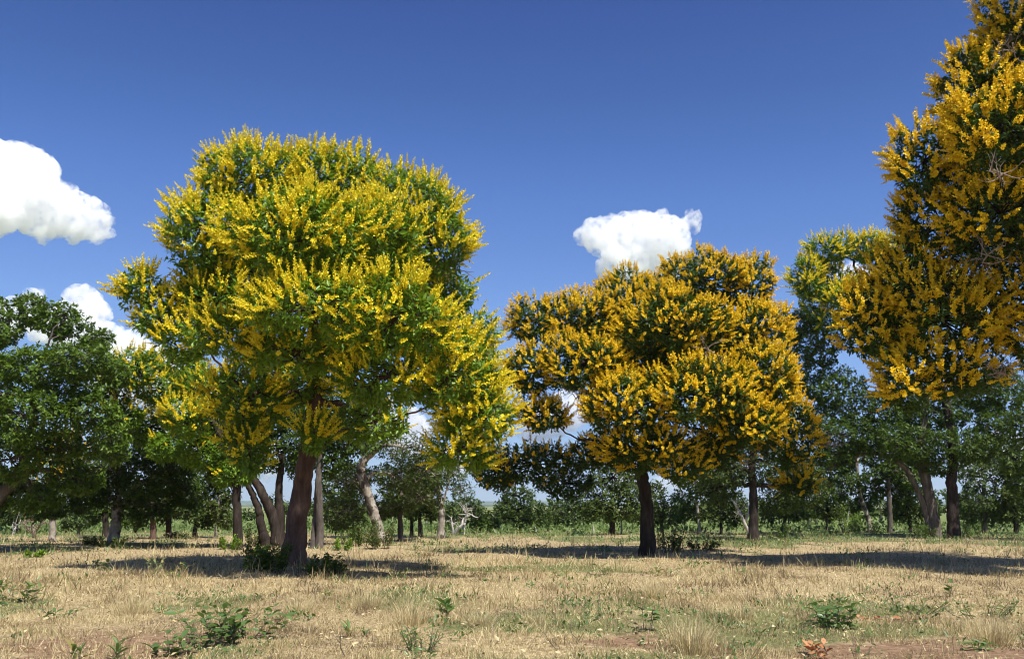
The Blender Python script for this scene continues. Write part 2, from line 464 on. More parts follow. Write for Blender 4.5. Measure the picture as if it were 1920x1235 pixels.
def tree(name, label, cat, base, trunk, lobes, bark, leafm, seed, r0=0.3, rtop=0.5, group=None, dens=13.0, leaf=(0.13, 0.05), nleaf=11,
         flower=None, fprob=0.8, flen=0.5, fwid=1.0, nsp=0, inner=14.0, sub_r=(0.4, 0.85), jitter=0.35, twig_m=None, stems=None, depth=None,
         drop=0.0, dshift=0.0, twigs=None, crown_label=None, nobranch=False, fill=1.0, drx=0.9, trunk_sides=10, flare=1.35):
    """base: photo pixel of the foot; trunk: [(px, py, depth offset m)] ; lobes: (px, py, rx, ry, depth offset m[, flower factor])"""
    rng = np.random.default_rng(seed)
    b0 = ground_at(*base) if depth is None else np.array([at(base[0], base[1], depth)[0], depth, 0.0])
    b0[2] = float(gh(b0[0], b0[1]))
    Y0 = b0[1]; k = mpp(Y0)
    root = empty(name, b0, label, cat, group)
    # trunk(s)
    def path(pts):
        return np.array([b0 - [0, 0, 0.15]] + [at(p[0], p[1], Y0 + (p[2] if len(p) > 2 else 0)) for p in pts])
    nodes, nrad = [], []
    def make_trunk(pts, r, rt, nm="trunk", foot=None):
        P = path(pts)
        if foot is not None:
            f = ground_at(*foot); f[1] = Y0 + (f[1] - Y0) * 0.3; f = np.array([at(foot[0], foot[1], Y0)[0], Y0 + rng.normal(0, 0.2), 0]); f[2] = float(gh(f[0], f[1])) - 0.15
            P[0] = f
        n = max(10, len(P) * 7)
        C = spline(P, n)
        C[1:-1] += rng.normal(0, r * 0.06, (n - 2, 3))
        t = np.linspace(0, 1, n)
        rr = r * (1 - (1 - rt) * t)
        dz = C[:, 2] - C[0, 2]
        rr = rr * (1 + (flare - 1) * np.exp(-dz / max(r * 1.6, 0.05)))
        bf = Buf(); tube(bf, C, rr, trunk_sides, 0.5, 0.12, seed)
        link(nm, bf.mesh(nm, bark, b0, True), root)
        h0 = int(n * 0.55)
        for q, rad in zip(C[h0:], rr[h0:]):
            nodes.append(q); nrad.append(rad)
    make_trunk(trunk, r0, rtop)
    for st in (stems or []):
        make_trunk(st[1], st[2], rtop, "trunk", st[0])
    # lobes
    L = []
    for lb in lobes:
        c = at(lb[0], lb[1], Y0 + lb[4] + dshift)
        kk = mpp(Y0 + lb[4] + dshift)
        rx, rz = lb[2] * kk, lb[3] * kk
        L.append((c, np.array([rx, drx * (rx + rz) / 2, rz]), lb[5] if len(lb) > 5 else 1.0))
    Lc = np.array([l[0] for l in L]); Lr = np.array([l[1] for l in L])
    crown = Buf(); sp_P, sp_D, sp_L = [], [], []
    order = np.argsort([np.linalg.norm(l[0] - nodes[-1]) for l in L])
    allsub = []
    persub = []
    for li in order:
        c, rad, ff = L[li]
        rm = rad.mean()
        rs = float(np.clip(0.5 * rad.min(), *sub_r))
        n = int(max(5, 3.4 * (rm / rs) ** 2))
        d = unit(rng.normal(0, 1, (n, 3)))
        i = np.arange(n) + 0.5
        phi = np.arccos(1 - 2 * i / n); th = math.pi * (1 + 5 ** 0.5) * i + rng.uniform(0, 6)
        d = np.stack([np.cos(th) * np.sin(phi), np.sin(th) * np.sin(phi), np.cos(phi)], -1)
        d = unit(d + rng.normal(0, 0.22, d.shape))
        sc = c + d * np.maximum(rad - rs * 0.85, rad * 0.35) * rng.uniform(0.85, 1.1, (n, 1))
        keep = np.ones(n, bool)
        for j in range(len(L)):
            if j != li:
                keep &= ((((sc - Lc[j]) / (Lr[j] * 0.72)) ** 2).sum(1) > 1)
        if drop: keep &= rng.uniform(0, 1, n) > drop
        sc = sc[keep]
        srs = rs * rng.uniform(0.75, 1.2, len(sc))
        # branch to this lobe
        NA = np.array(nodes); NR = np.array(nrad)
        cost = np.linalg.norm(NA - c, axis=1) + 1.0 * np.maximum(0, NA[:, 2] - c[2] - 0.1 * rm)
        kb = int(np.argmin(cost)); s0 = NA[kb]; sr = min(NR[kb] * 0.7, 0.07 + 0.05 * rm + 0.012 * np.linalg.norm(c - s0))
        mid = (s0 + c) / 2 + rng.normal(0, 0.1, 3) * np.linalg.norm(c - s0) + [0, 0, 0.06 * np.linalg.norm(c - s0)]
        bp = spline([s0, mid, c], 10)
        bp[1:-1] += rng.normal(0, 0.03, (8, 3)) * np.linalg.norm(c - s0) * 0.5
        br = np.linspace(sr, max(sr * 0.35, 0.02), 10)
        bb = Buf(); tube(bb, bp, br, 7, 0.5, 0.1, seed + 1)
        for q, rr in zip(bp[3:], br[3:]):
            nodes.append(q); nrad.append(rr)
        persub.append((li, sc, srs, bb, ff))
        for q, rr in zip(sc, srs): allsub.append((q, rr))
    SC = np.array([a[0] for a in allsub]); SR = np.array([a[1] for a in allsub])
    for li, sc, srs, bb, ff in persub:
        c, rad, _ = L[li]
        for q, rs in zip(sc, srs):
            mid = (c + q) / 2 + rng.normal(0, 0.12, 3)
            tube(bb, spline([c, mid, q], 4), np.linspace(0.035, 0.014, 4) * (0.6 + 0.5 * rs), 3, 0.5, cap=False)
            n = int(dens * 4 * math.pi * rs * rs * fill * (0.42 if project(c)[0] > W + 60 else 1.0))
            d = unit(rng.normal(0, 1, (n, 3)))
            out = unit((q - c)[None] / rad)[0]
            d = d[(d @ out) > -0.35]
            lump = 1 + jitter * (vnoise(q + d * rs, 0.28, seed) - 0.6) * 1.4
            P = q + d * rs * lump[:, None]
            near = np.where(np.linalg.norm(SC - q, axis=1) < rs + SR + 0.1)[0]
            ok = np.ones(len(P), bool)
            for j in near:
                if SC[j] is not q and np.linalg.norm(SC[j] - q) > 1e-6:
                    ok &= np.linalg.norm(P - SC[j], axis=1) > SR[j] * 0.78
            P = P[ok]; d = d[ok]
            if len(P) == 0: continue
            for e in P[:2]:
                tube(bb, spline([q, (q + e) / 2 + rng.normal(0, 0.06, 3), e], 4), np.linspace(0.013, 0.005, 4), 3, 0.5, cap=False)
            lobn = unit((P - c) / rad)
            sd = unit(d * 0.55 + lobn * 0.45 + np.array([0, 0, 0.55]) + rng.normal(0, 0.22, P.shape))
            # leaves round each spray
            n = len(P)
            m = nleaf
            Fm = rot_frames(sd, rng)
            a = (np.arange(m)[None] * 2.4 + rng.uniform(0, 6, (n, 1)) + rng.normal(0, 0.3, (n, m)))
            el = rng.uniform(-0.25, 0.95, (n, m))
            loc = np.stack([np.cos(a) * np.cos(el), np.sin(a) * np.cos(el), np.sin(el)], -1)
            ax = np.einsum('nij,nmj->nmi', Fm, loc)
            base_p = P[:, None] - sd[:, None] * rng.uniform(0, 0.22, (n, m, 1)) * (leaf[0] / 0.13) + ax * 0.02
            nn = sd[:, None] * 0.8 + np.array([0, 0, 0.5]) + rng.normal(0, 0.4, (n, m, 3))
            ll = leaf[0] * rng.uniform(0.7, 1.25, n * m)
            tn = np.clip(0.45 + 0.5 * (vnoise(P, 1.1, seed + 3) - 0.5)[:, None] + rng.normal(0, 0.17, (n, m)), 0, 1).ravel()
            leaves(crown, base_p.reshape(-1, 3), ax.reshape(-1, 3), nn.reshape(-1, 3), ll, ll * leaf[1] / leaf[0], tn)
            if flower is not None:
                pf = fprob * ff * sstep(-0.85, -0.15, lobn[:, 2] * 0.5 + d[:, 2] * 0.5) * (0.35 + 1.0 * sstep(0.25, 0.6, vnoise(P, 0.75, seed + 7)))
                pf = pf * np.where((lobn @ unit(CAM - c)) < -0.25, 0.14, 1.0) * (0.1 if project(c)[0] > W + 60 else 1.0)
                pk = rng.uniform(0, 1, n) < pf
                if pk.any():
                    sp_P.append(P[pk]); sp_D.append(sd[pk]); sp_L.append(flen * rng.uniform(0.65, 1.25, pk.sum()))
        # inner leaves so that the crown is not hollow
        vol = 4.19 * rad.prod()
        n = int(vol * inner)
        if n:
            d = unit(rng.normal(0, 1, (n, 3))); P = c + d * rad * rng.uniform(0.35, 0.85, (n, 1))
            ax = unit(rng.normal(0, 1, (n, 3)) + d * 0.4); nn = rng.normal(0, 0.6, (n, 3)) + [0, 0, 1]
            ll = leaf[0] * rng.uniform(0.9, 1.8, n)
            leaves(crown, P, ax, nn, ll, ll * 0.5, rng.uniform(0.1, 0.6, n))
        link("branch", bb.mesh("branch", twig_m or bark, b0, True), root)
    for (tx, ty, td, ts) in (twigs or []):
        p0 = at(tx, ty, Y0 + td); bf = Buf()
        for _ in range(9):
            d = unit(rng.normal(0, 1, 3) * [1, 0.7, 0.6] + [0, -0.3, 0.1]); ln = ts * rng.uniform(0.5, 1.0)
            Cc = spline([p0 + rng.normal(0, 0.12, 3) * ts, p0 + d * ln * 0.5 + rng.normal(0, 0.09, 3) * ts, p0 + d * ln + rng.normal(0, 0.1, 3) * ts], 6)
            tube(bf, Cc, np.linspace(0.016, 0.005, 6), 4, 0.5, cap=False)
            for _k in range(2):
                e = Cc[rng.integers(2, 5)]; d2 = unit(d + rng.normal(0, 0.6, 3)) * ln * 0.4
                tube(bf, spline([e, e + d2 * 0.5 + rng.normal(0, 0.03, 3), e + d2], 4), np.linspace(0.009, 0.004, 4), 3, 0.5, cap=False)
        link("dead_branch", bf.mesh("dead_branch", M_DEADTWIG, b0), root)
    co = link("crown", crown.mesh("crown", leafm, b0), root)
    if crown_label: co["label"] = crown_label
    nfl = 0
    if sp_P:
        P = np.concatenate(sp_P); D = np.concatenate(sp_D); LL = np.concatenate(sp_L); nfl = len(P)
        Fm = rot_frames(D, rng) * np.array([fwid, fwid, 1.0])
        var = rng.integers(0, 4, nfl)
        px, py, z = project(P + D * LL[:, None] * 0.5)
        single = np.zeros(nfl, bool)
        if nsp:
            cell = {}
            for i in np.argsort(z):
                if -20 < px[i] < W + 20 and -20 < py[i] < H:
                    cell.setdefault((int(px[i] // 13), int(py[i] // 13)), i)
            cand = np.array(list(cell.values()))
            score = z[cand] + rng.uniform(0, 2.5, len(cand))
            single[cand[np.argsort(score)[:nsp]]] = True
        for i in np.where(single)[0]:
            o = link("flower_spike", spike_mesh(int(var[i]), flower), co)
            M = Matrix(np.vstack([np.c_[Fm[i] * LL[i], P[i] - b0], [0, 0, 0, 1]]).tolist())
            o.matrix_local = M
        bf = Buf()
        for v in range(4):
            idx = np.where((var == v) & ~single)[0]
            if len(idx) == 0: continue
            TV, TT, TC = SPIKES[v]
            VV = np.einsum('nij,kj->nki', Fm[idx] * LL[idx][:, None, None], TV) + P[idx][:, None]
            nv = len(TV)
            TTn = (TT[None] + (np.arange(len(idx)) * nv)[:, None, None]).reshape(-1, 3)
            CC = np.clip(TC[None] + rng.normal(0, 0.1, (len(idx), 1)), 0, 1).ravel()
            bf.add(VV.reshape(-1, 3), TTn, CC)
        if bf.n:
            tag(link("blossom", bf.mesh("blossom", flower, b0), co), kind="stuff")
    STAT.append((name, label[:30], round(float(Y0), 1), sum(len(t) for t in crown.T), nfl))
    return root

# --- the big flowering tree in front
tree("flowering_tree", "tall lemon-yellow flowering tree with thick leaning reddish trunk and bright green leaves", "tree", (550, 1060),
     [(556, 985, -0.1), (572, 880, -0.4), (580, 820, -0.6), (590, 740, -0.9), (590, 690, -1.0), (585, 600, -1.2), (580, 500, -1.3)],
     [(480, 338, 120, 74, 0.2), (620, 348, 135, 72, 0.6), (770, 390, 100, 80, 0.4), (390, 435, 80, 80, -0.3), (560, 450, 150, 95, -2.4),
      (700, 440, 110, 80, -1.6), (815, 455, 75, 62, 0.0), (262, 535, 42, 42, -0.5), (300, 595, 55, 48, -0.3), (850, 550, 42, 40, 1.2, 0.25),
      (600, 580, 150, 70, -3.0), (430, 625, 85, 42, -1.8), (350, 640, 60, 45, -0.5), (735, 600, 120, 85, -2.8), (850, 690, 88, 75, -2.0),
      (895, 780, 68, 80, -1.6), (865, 845, 65, 36, -1.6), (725, 705, 110, 55, -2.2), (560, 660, 120, 40, -1.8, 0.9), (465, 745, 75, 85, 1.0, 0.8), (462, 835, 48, 52, 0.9, 0.9),
      (560, 690, 110, 70, 1.6, 0.3), (600, 480, 200, 130, 2.8), (720, 560, 130, 110, 2.2, 0.5), (700, 790, 75, 35, 0.8, 0.2), (590, 812, 26, 18, -0.4, 0.8), (440, 540, 100, 70, 1.4, 0.5), (840, 640, 85, 75, 1.0, 0.7), (880, 740, 65, 70, 0.8, 0.7), (400, 560, 80, 60, -0.2, 0.6)],
     M_BARK_RED, M_LEAF_BRIGHT, 11, r0=0.3, rtop=0.36, flare=1.25, drx=1.05, dens=20, leaf=(0.15, 0.06), nleaf=8, flower=M_FLOWER_LEMON, fprob=1.25, flen=0.38, fwid=0.9, nsp=300, inner=45, twig_m=M_BARK_RED, dshift=-2.5, twigs=[(890, 872, -3.6, 0.9), (465, 640, -2.8, 1.1), (500, 690, -1.8, 1.2), (840, 760, -4.2, 0.7), (420, 780, -1.2, 0.8), (640, 570, -5.6, 0.5), (830, 510, -2.5, 0.9)])

# --- the golden tree right of it
tree("flowering_tree", "golden-orange flowering tree with a single straight dark trunk and deep green leaves", "tree", (1213, 1042),
     [(1214, 980, 0), (1209, 920, 0), (1205, 870, 0), (1220, 790, 0.2), (1240, 700, 0.3), (1255, 600, 0.3)],
     [(1005, 600, 58, 44, 0), (1088, 595, 75, 52, -0.5), (1178, 565, 70, 60, 0), (1315, 522, 92, 52, 0.3), (1400, 535, 58, 52, 0.5), (998, 690, 58, 52, -1),
      (1100, 680, 85, 60, -1.8), (1260, 610, 115, 70, -1.6), (1400, 625, 88, 65, -0.5), (1180, 760, 95, 62, -2.6), (1020, 780, 52, 34, -1.2), (1310, 735, 115, 68, -2.9),
      (1425, 715, 70, 68, -1.6), (1478, 815, 55, 70, -1.6), (1390, 795, 85, 48, -2.4), (1230, 838, 90, 36, -2.6), (1275, 875, 48, 18, -2.6), (1495, 905, 42, 30, -1.0), (1150, 825, 38, 36, -1.6), (1205, 862, 50, 24, -1.6), (1340, 850, 50, 28, -1.8),
      (1250, 650, 190, 90, 2.0, 0.6), (1000, 870, 90, 42, 2.4, 0.1), (1065, 905, 48, 32, 2.4, 0.0), (930, 885, 45, 34, 2.0, 0.25), (1120, 850, 60, 35, 1.6, 0.1), (1400, 760, 90, 60, 1.2, 0.4)],
     M_BARK_DARK, M_LEAF_DEEP, 23, r0=0.25, rtop=0.45, drx=1.05, dens=21, leaf=(0.15, 0.06), nleaf=7, flower=M_FLOWER_GOLD, fprob=2.0, flen=0.29, fwid=1.25, nsp=300, inner=45, twigs=[(1552, 835, -1.8, 0.7), (1285, 850, -2.6, 0.9), (1400, 870, -1.6, 0.9), (1330, 660, -3.2, 0.7), (1085, 740, -2.6, 0.6)])

# --- the huge tree at the right edge (its trunk stands outside the frame)
tree("flowering_tree", "huge golden flowering tree towering over the right edge with its flank in shade", "tree", (2080, 1080),
     [(2085, 950, 0), (2080, 800, 0), (2070, 600, 0), (2060, 400, 0), (2050, 200, 0)],
     [(1925, 70, 105, 100, 0), (1825, 160, 72, 78, -0.3), (1885, 240, 120, 95, -1.8), (1735, 300, 72, 78, -0.2), (1765, 420, 100, 90, 0.6), (1880, 400, 120, 100, -0.8), (1705, 535, 88, 80, 0.8),
      (1632, 605, 62, 70, 0.8), (1765, 600, 110, 95, 0.4), (1702, 705, 58, 66, 0.4), (1800, 695, 100, 55, 0.4), (1950, 560, 140, 150, 0.6), (2060, 180, 190, 190, -1.0), (2060, 520, 150, 170, -1.5),
      (2000, -60, 160, 120, 0), (2250, 180, 160, 180, 0.5), (2260, 460, 160, 170, 0.5), (2120, 60, 170, 160, 2.0, 0.6), (1950, 250, 170, 200, 2.5, 0.5), (2100, -150, 150, 110, 0.5), (2020, -190, 160, 130, -1.5), (2230, -230, 200, 160, -2.0), (2380, 60, 180, 190, -1.5), (2150, 330, 150, 170, -3.0), (2120, 80, 150, 150, -3.5)],  # last lobes, unseen beyond the frame, are added to shade the left flank
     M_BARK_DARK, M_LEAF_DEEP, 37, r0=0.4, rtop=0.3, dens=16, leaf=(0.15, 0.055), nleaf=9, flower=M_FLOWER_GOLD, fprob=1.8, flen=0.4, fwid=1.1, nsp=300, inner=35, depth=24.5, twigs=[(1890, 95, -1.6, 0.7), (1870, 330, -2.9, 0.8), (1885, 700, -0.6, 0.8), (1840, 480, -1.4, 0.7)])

# --- green and half-hidden trees of the middle ground
tree("leafy_tree", "dense glossy green tree at the left edge with an arching grey limb", "tree", (-70, 1034),
     [(-45, 980, 0), (0, 930, 0), (40, 880, 0), (60, 800, 0), (70, 700, 0)],
     [(-30, 610, 80, 60, 0), (40, 590, 55, 42, 0.3), (120, 600, 55, 38, 0), (185, 640, 38, 24, 0), (70, 690, 80, 45, -1), (155, 675, 75, 42, -1.5), (50, 780, 90, 55, -1.5), (165, 775, 62, 50, -1.2),
      (20, 860, 70, 45, -0.8), (130, 840, 60, 36, 0.3), (-60, 740, 100, 100, 0), (205, 815, 38, 45, -1.0), (215, 850, 32, 22, -0.8), (60, 930, 60, 30, 0.5), (-20, 920, 60, 40, 0.5), (110, 735, 65, 42, -0.6), (215, 700, 36, 30, 0.2), (140, 900, 60, 30, 0.8)],
     M_BARK_GREY, M_LEAF_MID, 41, r0=0.3, rtop=0.4, dens=18, leaf=(0.16, 0.085), nleaf=8, inner=7, drop=0.16, sub_r=(0.28, 0.6), jitter=0.6)
tree("flowering_tree", "small yellow flowering tree on a slim pale trunk under the glossy green tree", "tree", (98, 1016),
     [(99, 975, 0), (95, 930, 0), (100, 880, 0)],
     [(115, 845, 45, 34, -0.5), (85, 885, 40, 34, -0.6), (140, 880, 42, 30, 0), (60, 900, 30, 22, -0.3)],
     M_BARK_PALE, M_LEAF_BRIGHT, 43, r0=0.16, rtop=0.5, dens=13, leaf=(0.16, 0.06), nleaf=7, flower=M_FLOWER_GOLD, fprob=0.8, flen=0.36, inner=10)
tree("leafy_tree", "dark spreading tree on a pale grey trunk behind the small yellow one", "tree", (212, 1022),
     [(217, 985, 0), (220, 950, 0), (222, 900, 0), (215, 850, 0)],
     [(200, 880, 75, 40, -0.6), (150, 925, 70, 34, -0.3), (270, 900, 65, 45, -0.5), (320, 870, 55, 38, -0.2), (235, 830, 55, 40, 0), (90, 950, 45, 24, 0), (270, 950, 60, 26, 0.3), (350, 920, 45, 35, 0.4), (280, 840, 45, 30, 0.5)],
     M_BARK_PALE, M_LEAF_DEEP, 47, r0=0.24, rtop=0.5, dens=15, leaf=(0.17, 0.08), nleaf=8, inner=22)
tree("flowering_tree", "yellow-tipped tree on a dark post-like trunk, left behind the leaning reddish trunk", "tree", (447, 1030),
     [(445, 960, 0), (442, 900, 0), (430, 850, 0), (400, 790, 0)],
     [(258, 690, 48, 42, 0), (205, 735, 40, 28, 0.3), (340, 782, 55, 38, -1.5), (300, 730, 50, 32, 0.8, 0.4), (390, 730, 60, 50, 0.5, 0.5), (380, 845, 60, 38, 0.4, 0.1), (440, 880, 45, 34, 0.2, 0.1), (320, 840, 50, 28, 0.8, 0.1), (230, 775, 40, 34, 0.3, 0.6), (300, 690, 50, 40, 1.2, 0.4), (350, 700, 50, 45, 1.5, 0.2), (280, 800, 60, 40, 1.6, 0.1), (400, 800, 60, 45, 1.4, 0.1)],
     M_BARK_DARK, M_LEAF_BRIGHT, 53, r0=0.19, rtop=0.6, dens=18, leaf=(0.16, 0.065), nleaf=9, flower=M_FLOWER_LEMON, fprob=0.9, flen=0.36, nsp=0, inner=22)
tree("leafy_tree", "dark tree forking into several slanting stems just behind the reddish trunk", "tree", (520, 1024),
     [(515, 980, 0), (495, 930, 0), (470, 890, 0), (450, 850, 0)],
     [(450, 830, 70, 45, 0.3), (540, 840, 70, 50, 0.4), (500, 770, 90, 60, 0.8), (600, 800, 60, 45, 0.8), (620, 860, 45, 40, 0.5), (420, 880, 40, 28, 0.3)],
     M_BARK_DARK, M_LEAF_DEEP, 59, r0=0.24, rtop=0.5, dens=12, leaf=(0.18, 0.08), nleaf=8, inner=16,
     stems=[((524, 1022), [(525, 970, 0.1), (523, 920, 0.2), (530, 850, 0.3)], 0.22), ((505, 1022), [(490, 985, 0), (480, 940, 0), (462, 905, 0)], 0.2), ((540, 1024), [(545, 970, 0.2), (556, 900, 0.2), (575, 840, 0.3)], 0.14)])
tree("leafy_tree", "slim grey-trunked tree directly right of the leaning reddish trunk", "tree", (599, 1026),
     [(600, 960, 0), (597, 900, 0), (602, 850, 0), (610, 800, 0)],
     [(620, 800, 60, 40, 0.3), (670, 760, 65, 42, 0.8), (580, 760, 60, 45, 0.8), (660, 830, 50, 26, 0.5)],
     M_BARK_GREY, M_LEAF_DEEP, 61, r0=0.16, rtop=0.6, dens=11, leaf=(0.17, 0.08), nleaf=7, inner=6,
     stems=[((588, 1018), [(590, 970, 0.3), (594, 900, 0.4)], 0.11)])
tree("leafy_tree", "tree with a crooked patchy white trunk leaning left over a bush", "tree", (712, 1018),
     [(708, 985, 0), (698, 950, 0), (684, 910, 0), (676, 875, 0), (692, 855, 0), (712, 835, 0)],
     [(690, 820, 50, 30, -0.3), (760, 840, 60, 32, 0.2), (800, 880, 55, 34, 0.8), (740, 890, 55, 32, 0.7), (660, 900, 40, 34, 0.9), (700, 950, 45, 30, 1.6), (640, 960, 40, 30, 1.8), (790, 930, 45, 28, 1.5)],
     M_BARK_PALE, M_LEAF_OLIVE, 67, r0=0.24, rtop=0.65, dens=11, leaf=(0.15, 0.065), nleaf=7, inner=9, drop=0.1)
tree("leafy_tree", "thin-crowned tree on a tall pale trunk fanning into upright stems", "tree", (826, 1009),
     [(828, 980, 0), (828, 950, 0), (824, 925, 0), (816, 895, 0)],
     [(800, 880, 42, 26, 0), (845, 890, 42, 24, 0.2), (830, 860, 45, 22, 0.3), (865, 920, 30, 20, 0.3)],
     M_BARK_PALE, M_LEAF_GREY, 71, r0=0.2, rtop=0.45, dens=9, leaf=(0.17, 0.06), nleaf=6, inner=2, drop=0.1,
     stems=[((826, 1009), [(828, 975, 0), (832, 940, 0), (842, 900, 0)], 0.1)])
tree("leafy_tree", "dark tree behind the golden tree on a black upright trunk with a swollen foot", "tree", (1411, 1014),
     [(1413, 970, 0), (1412, 920, 0), (1410, 870, 0), (1420, 800, 0)],
     [(1360, 880, 60, 40, 0.2), (1440, 870, 60, 42, 0), (1500, 915, 55, 38, 0.2), (1340, 915, 45, 40, 0.8), (1460, 935, 45, 32, 0.6), (1400, 820, 80, 50, 0.5)],
     M_BARK_DARK, M_LEAF_OLIVE, 73, r0=0.23, rtop=0.7, dens=11, leaf=(0.16, 0.075), nleaf=7, inner=8, flare=1.7)
tree("leafy_tree", "broad glossy dark tree with a long arching limb left of its grey forked trunk", "tree", (1752, 1008),
     [(1748, 960, 0), (1738, 910, 0), (1728, 860, 0), (1730, 800, 0), (1740, 740, 0.2)],
     [(1530, 650, 55, 46, 1.0), (1495, 615, 42, 34, 1.0), (1560, 730, 62, 45, 0.8), (1600, 815, 75, 38, 0), (1700, 830, 85, 38, -0.6), (1800, 835, 75, 36, -0.8), (1865, 800, 45, 38, -0.4), (1640, 770, 70, 42, 0.4),
      (1850, 730, 80, 50, 0.6), (1740, 770, 80, 45, 0.8), (1565, 850, 45, 26, -0.2), (1760, 870, 45, 24, -0.2), (1490, 700, 40, 46, 1.2), (1540, 790, 40, 36, 0.8)],
     M_BARK_GREY, M_LEAF_DEEP, 79, r0=0.33, rtop=0.5, dens=14, leaf=(0.17, 0.08), nleaf=8, inner=22,
     stems=[((1738, 1006), [(1735, 960, 0), (1700, 880, 0), (1645, 850, 0), (1600, 858, 0), (1550, 880, 0)], 0.16)])
tree("flowering_tree", "yellow-green flowering tree with open crown rising on a thick black trunk behind the arching limb", "tree", (1788, 1008),
     [(1787, 960, 0), (1784, 900, 0), (1786, 840, 0), (1770, 740, 0.2), (1720, 640, 0.3), (1660, 580, 0.3), (1620, 540, 0.3)],
     [(1512, 520, 34, 46, 0), (1555, 465, 48, 28, 0), (1625, 465, 45, 32, 0.2), (1585, 555, 55, 30, -0.3), (1520, 575, 30, 26, 0.3, 0.5), (1660, 545, 55, 45, 0.3), (1690, 480, 50, 45, 0.4), (1680, 640, 60, 50, 0.3), (1770, 560, 80, 60, 0.3), (1560, 530, 50, 36, 0.8), (1610, 600, 50, 40, 0.6, 0.5), (1545, 600, 40, 32, 0.6, 0.4)],
     M_BARK_DARK, M_LEAF_BRIGHT, 83, r0=0.33, rtop=0.35, dens=13, leaf=(0.18, 0.08), nleaf=8, flower=M_FLOWER_LEMON, fprob=1.0, flen=0.42, inner=14, drop=0.08)
tree("leafy_tree", "dark leaning tree cut off by the right edge beneath the huge golden crown", "tree", (1985, 1012),
     [(1975, 960, 0), (1955, 900, 0), (1940, 840, 0)],
     [(1915, 800, 38, 40, 0), (1900, 860, 32, 30, 0), (1960, 780, 60, 60, 0), (1930, 910, 50, 35, 0.4), (2010, 850, 60, 60, 0)],
     M_BARK_DARK, M_LEAF_DEEP, 89, r0=0.22, rtop=0.5, dens=11, leaf=(0.17, 0.08), nleaf=7, inner=8)

